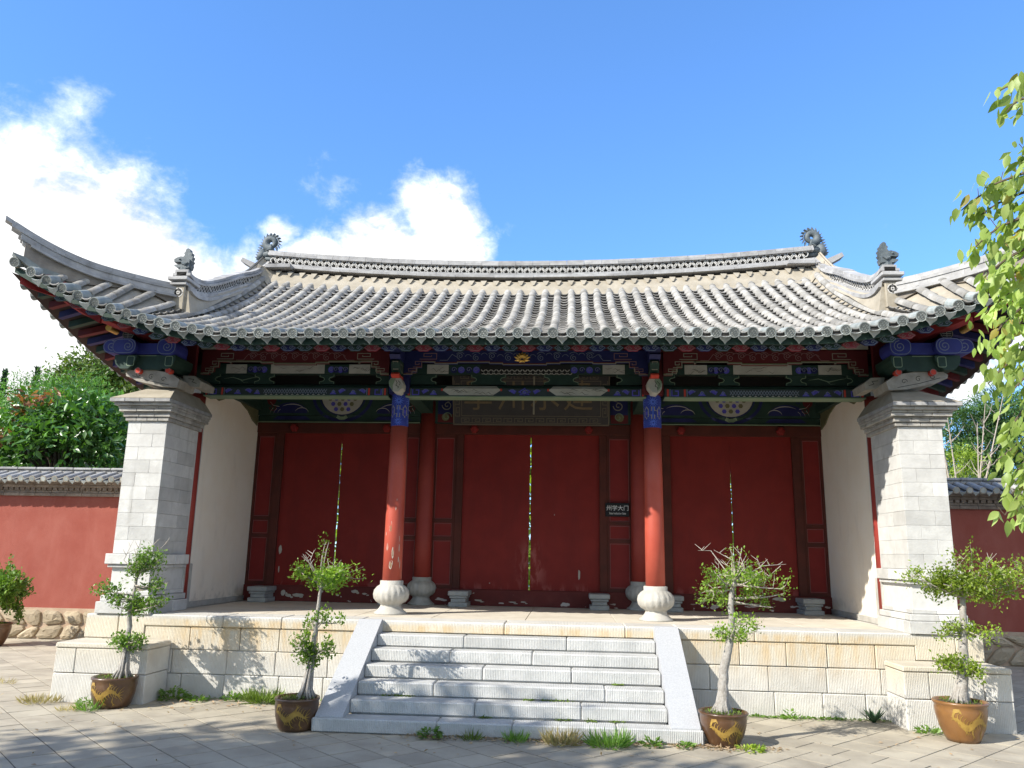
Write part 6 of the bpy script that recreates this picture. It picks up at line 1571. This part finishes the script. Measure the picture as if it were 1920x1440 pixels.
potted_tree('potted tree with three leafy tiers in a dull brown pot beside the left end block', (-4.12, -.64, 0), .225, .30, [(-4.05, -.62, .3), (-4.05, -.6, .65), (-4.06, -.6, .92), (-4.04, -.6, 1.15), (-4.03, -.6, 1.33)],
            [((-4.0, -.62, .66), (.20, .17, .10), 26, 11, 1.05), ((-4.36, -.62, 1.12), (.17, .10, .15), 16, 10, 1.15), ((-3.80, -.6, 1.02), (.25, .14, .13), 26, 10, 1.1), ((-3.72, -.6, 1.22), (.12, .10, .08), 8, 9, 1.1), ((-4.06, -.6, 1.02), (.2, .15, .06), 14, 10, 1.), ((-3.95, -.6, 1.47), (.26, .2, .16), 44, 12, .95)], LF_POTD, GLAZE, bare=4, trunk_r=.034, style=1)
potted_tree('potted tree with flat leafy top in a brown pot against the left stair cheek', (-1.93, -1.38, 0), .205, .285, [(-1.86, -1.36, .28), (-1.83, -1.35, .6), (-1.82, -1.35, .8), (-1.80, -1.35, 1.05), (-1.79, -1.35, 1.3)],
            [((-1.85, -1.36, .66), (.21, .17, .14), 34, 12, 1.), ((-1.74, -1.35, .97), (.15, .12, .07), 14, 10, .9), ((-1.76, -1.35, 1.58), (.05, .05, .16), 8, 8, .8), ((-1.78, -1.35, 1.37), (.32, .25, .14), 70, 13, .95)], LF_POT, GLAZE, bare=4, trunk_r=.032, style=1)
potted_tree('potted tree with bare pale twigs above its sparse crown, right of the stairs', (1.94, -1.40, 0), .215, .285, [(1.94, -1.4, .28), (1.95, -1.4, .5), (1.98, -1.4, .72), (2.04, -1.4, .95), (2.05, -1.4, 1.24), (2.08, -1.4, 1.4)],
            [((2.06, -1.4, .97), (.29, .2, .09), 34, 10, .85), ((2.13, -1.4, 1.70), (.10, .1, .14), 10, 6, .7), ((2.40, -1.4, 1.25), (.15, .15, .11), 14, 10, .8), ((2.10, -1.4, 1.40), (.48, .34, .17), 88, 10, .85)], LF_POT, GLAZE, bare=9, trunk_r=.052)
potted_tree('potted tree with dense cloud-like crown in a golden-brown dragon pot before the right end block', (4.22, -.86, 0), .235, .355, [(4.22, -.87, .36), (4.26, -.9, .6), (4.29, -.9, .9), (4.31, -.9, 1.15), (4.33, -.9, 1.32)],
            [((4.25, -.9, .66), (.25, .2, .09), 34, 12, .95), ((4.20, -.9, .98), (.2, .14, .09), 20, 10, .9), ((4.46, -.9, .95), (.2, .14, .09), 18, 9, .9), ((4.02, -.9, 1.42), (.27, .2, .10), 44, 13, .95), ((4.50, -.9, 1.48), (.46, .32, .22), 120, 14, .95)], LF_YEL, GLAZEL, bare=3, trunk_r=.055)
potted_tree('round clipped bush in a brown pot before the sunlit red wall', (-8.80, 3.85, 0), .27, .36, [(-8.8, 3.85, .3), (-8.8, 3.85, .6), (-8.8, 3.85, .8)], [((-8.82, 3.85, .86), (.50, .42, .40), 330, 14, 1.1)], LF_POTD, GLAZE, lsize=.06, roots=False, dragon=False, name='potted_bush', group=None)

# ================================================================== WEEDS
def tuft(name, label, x, y, r, h, n, m, kind='grass', group=None):
    t = thing(name, label, 'weed', (x, y, 0), group); a = rng.random(n)*2*PI; rr = r*np.sqrt(rng.random(n))
    P = np.stack([x+rr*np.cos(a)*.8, y+rr*np.sin(a)*.6, np.zeros(n)], 1)
    if kind == 'grass':
        D = unit(np.stack([np.cos(a)*.55, np.sin(a)*.55, np.ones(n)*.8], 1)+rng.normal(size=(n, 3))*.35); D[:, 2] = np.abs(D[:, 2]); sz = h*rng.uniform(.5, 1.2, n); V, F = leaves(P, D, sz, .09, .1)
    else:
        P[:, 2] = h*rng.random(n)*.8*(1-(rr/r)*.5); D = unit(np.stack([np.cos(a), np.sin(a), np.full(n, .35)], 1)+rng.normal(size=(n, 3))*.35); V, F = leaves(P, D, .055*rng.uniform(.6, 1.3, n), .5, .15, np.tile((0, 0, 1.), (n, 1)))
    V[:, 2] = np.maximum(V[:, 2], .002); npmesh('leaves', V, F, m, t, None, (x, y, 0)); return t
WD = [(-4.95, -.56, .24, .10, 240, LF_DRY, 'grass', 'straw-coloured grass tuft at the left corner of the left end block'),
      (-4.42, -.92, .12, .07, 90, LF_DRY, 'grass', 'dry flattened grass clump on the paving left of the leftmost brown pot'),
      (-4.22, -.90, .13, .12, 110, LF_WEED, 'grass', 'green and straw grass growing up in front of the leftmost brown pot'),
      (-4.42, -.62, .08, .10, 50, LF_WEED, 'leaf', 'small leafy weed squeezed between left end block and pot'),
      (-3.70, -.18, .18, .16, 170, LF_POTD, 'leaf', 'dark leafy weed in the corner of left end block and platform'),
      (-3.42, -.22, .12, .07, 60, LF_WEED, 'leaf', 'low spreading weed on the paving right of the leafy corner weed'),
      (-3.05, -.10, .12, .11, 80, LF_WEED, 'leaf', 'bright leafy weed at the foot of the platform near the left end block'),
      (-2.72, -.12, .24, .15, 420, LF_MOSS, 'grass', 'bushy green grass clump at the platform foot between left block and stairs'),
      (-2.42, -.16, .24, .10, 260, LF_MOSS, 'grass', 'low mossy grass patch at the platform foot next to the stair cheek pot'),
      (-.66, -1.56, .11, .13, 90, LF_POTD, 'leaf', 'dark green weed at the shaded left part of the bottom step'),
      (-.28, -1.58, .08, .10, 90, LF_MOSS, 'grass', 'short mossy grass tuft second from the left along the bottom step'),
      (.12, -1.58, .12, .12, 110, LF_WEED, 'grass', 'thin mixed grass in front of the middle of the bottom step'),
      (.50, -1.60, .17, .15, 220, LF_DRY, 'grass', 'dry straw grass left of the biggest weed along the bottom step'),
      (.92, -1.62, .19, .15, 260, LF_WEED, 'grass', 'biggest grassy weed clump along the bottom step'),
      (1.30, -1.57, .09, .11, 60, LF_WEED, 'leaf', 'bright broad-leaved weed near the right end of the bottom step'),
      (1.58, -1.56, .07, .06, 40, LF_WEED, 'leaf', 'tiny weed at the right corner of the bottom step'),
      (2.12, -1.60, .13, .06, 60, LF_YEL, 'leaf', 'yellowish weeds at the foot of the dragon pot right of the stairs'),
      (2.85, -.12, .07, .13, 40, LF_WEED, 'leaf', 'upright leafy weed at the platform foot behind the sparse potted tree'),
      (4.02, -.62, .15, .08, 60, LF_WEED, 'leaf', 'weeds along the foot of the right end block beside its pot'),
      (-6.1, .45, .16, .08, 60, LF_DRY, 'grass', 'sparse dry grass on the paving at the far left')]
for x, y, r, h, n, m, kd, lab in WD: tuft('weed_tuft', lab, x, y, r, h, n, m, kd, 'weeds growing in the paving joints')
al = thing('succulent_plant', 'spiky green succulent at the platform foot beside the right end block', 'plant', (3.68, -.13, 0)); mb = MB()
for k in range(13):
    a = 2*PI*k/13+random.uniform(-.2, .2); L_ = random.uniform(.14, .23); e = random.uniform(.5, 1.25); d = Vector((math.cos(a)*math.cos(e), math.sin(a)*math.cos(e)*.7, math.sin(e))); b_ = Vector((3.68, -.13, .0)); sd_ = d.cross(Vector((0, 0, 1))).normalized()
    MBl = MB(); 
    V = [b_+sd_*.018, b_-sd_*.018, b_+d*L_*.5+sd_*.022, b_+d*L_*.5-sd_*.022, b_+d*L_, b_+d*L_*.5+Vector((0, 0, -.014))]
    MBl.add(V, [(0, 1, 3, 2), (2, 3, 4), (0, 2, 5), (1, 5, 3), (2, 4, 5), (3, 5, 4)]); MBl.build('leaf', LF_ALOE, al)
def strip(name, n, m, fn, size, label=None):
    P = np.array([fn() for _ in range(n)]); D = unit(rng.normal(size=(n, 3))*np.array((1, 1, .25))+np.array((0, -.2, .12))); V, F = leaves(P, D, size*rng.uniform(.5, 1.4, n), .45, .2, np.tile((0, 0, 1.2), (n, 1))); V[:, 2] = np.maximum(V[:, 2], P[:, 2].min()); o = npmesh(name, V, F, m, None, 'stuff', tuple(P.mean(0))); return o
def litter():
    q = random.random()
    if q < .62: return (random.uniform(-.9, 2.4), -1.475-abs(random.gauss(0, .07)), .008)
    if q < .78: return (random.uniform(-4.6, -1.8), -.1-abs(random.gauss(0, .25)), .008)
    return (random.uniform(-6, 5.), random.uniform(-3.2, -.3) if random.random() < .8 else random.uniform(-4, 3), .008)
o = strip('leaf_litter', 900, LF_LITTER, lambda: next(p for p in iter(litter, None) if not (-1.8 < p[0] < 1.8 and p[1] > -1.47) and not (abs(p[0]) > 3.8 and abs(p[0]) < 5 and p[1] > -.52) and not (abs(p[0]) < 4.9 and p[1] > -.02)), .042); o['label'] = 'fallen brown leaves along the foot of the stairs and across the paving'; o['category'] = 'leaf litter'
o = strip('ground_cover', 700, LF_WEED, lambda: (random.choice((random.uniform(-3.7, -1.9), random.uniform(2.3, 4.0), random.uniform(2.5, 3.4))), -.02-abs(random.gauss(0, .05)), .008), .04); o['label'] = 'low green growth along the foot of the platform'; o['category'] = 'ground cover'
MS = [(-1.2, -.92, 4), (.15, .25, 4), (.3, .62, 4), (.45, .6, 5), (.72, .82, 5), (.95, 1.08, 5), (1.0, 1.1, 3), (-.25, -.15, 5)]
def mossp():
    a, b, i = random.choice(MS); return (random.uniform(a, b), -(i)*T-.012-abs(random.gauss(0, .016)), H-(i+1)*R+.006)
o = strip('moss', 520, LF_MOSS, mossp, .028); o['label'] = 'moss in the joints of the lower steps'; o['category'] = 'moss'

# ================================================================== TREES OF THE FORECOURT (unseen: first shades paving, rest added to block sky fill)
for n, (x, y, cz, rx, ry, rz) in enumerate([(-9.0, -9.7, 6.0, 3.6, 2.75, 1.8), (2.5, -20., 6., 5, 3, 4.), (-8, -21, 7.5, 5.5, 3, 5.5), (13, -18, 6, 4.5, 3.5, 4), (-17, -17, 6, 4.5, 3.5, 4)]):
    cr = [((x, y, cz), (rx, ry, rz), 900 if n < 1 else 240, 16, .32 if n < 1 else .42, .26 if n < 1 else .55, .25, .6)]
    if n == 0: cr.append(((-7.6, -6.9, 6.2), (.9, .55, .5), 45, 16, .25, .24, .3, .6))
    tree('shade_tree', ['spreading leafy tree left of the viewpoint that shades the near paving', 'tall unseen tree added straight behind the viewpoint to block sky light', 'tall unseen tree added behind the viewpoint to the left to block sky light', 'tall unseen tree added behind the viewpoint to the right to block sky light', 'tall unseen tree added at the far left of the forecourt to block sky light'][n], 'tree', (x-.5, y-.8, 0), (x, y, cz-rz*.5), cr, LF_TALL, BARKD, .25, 'trees around the forecourt')
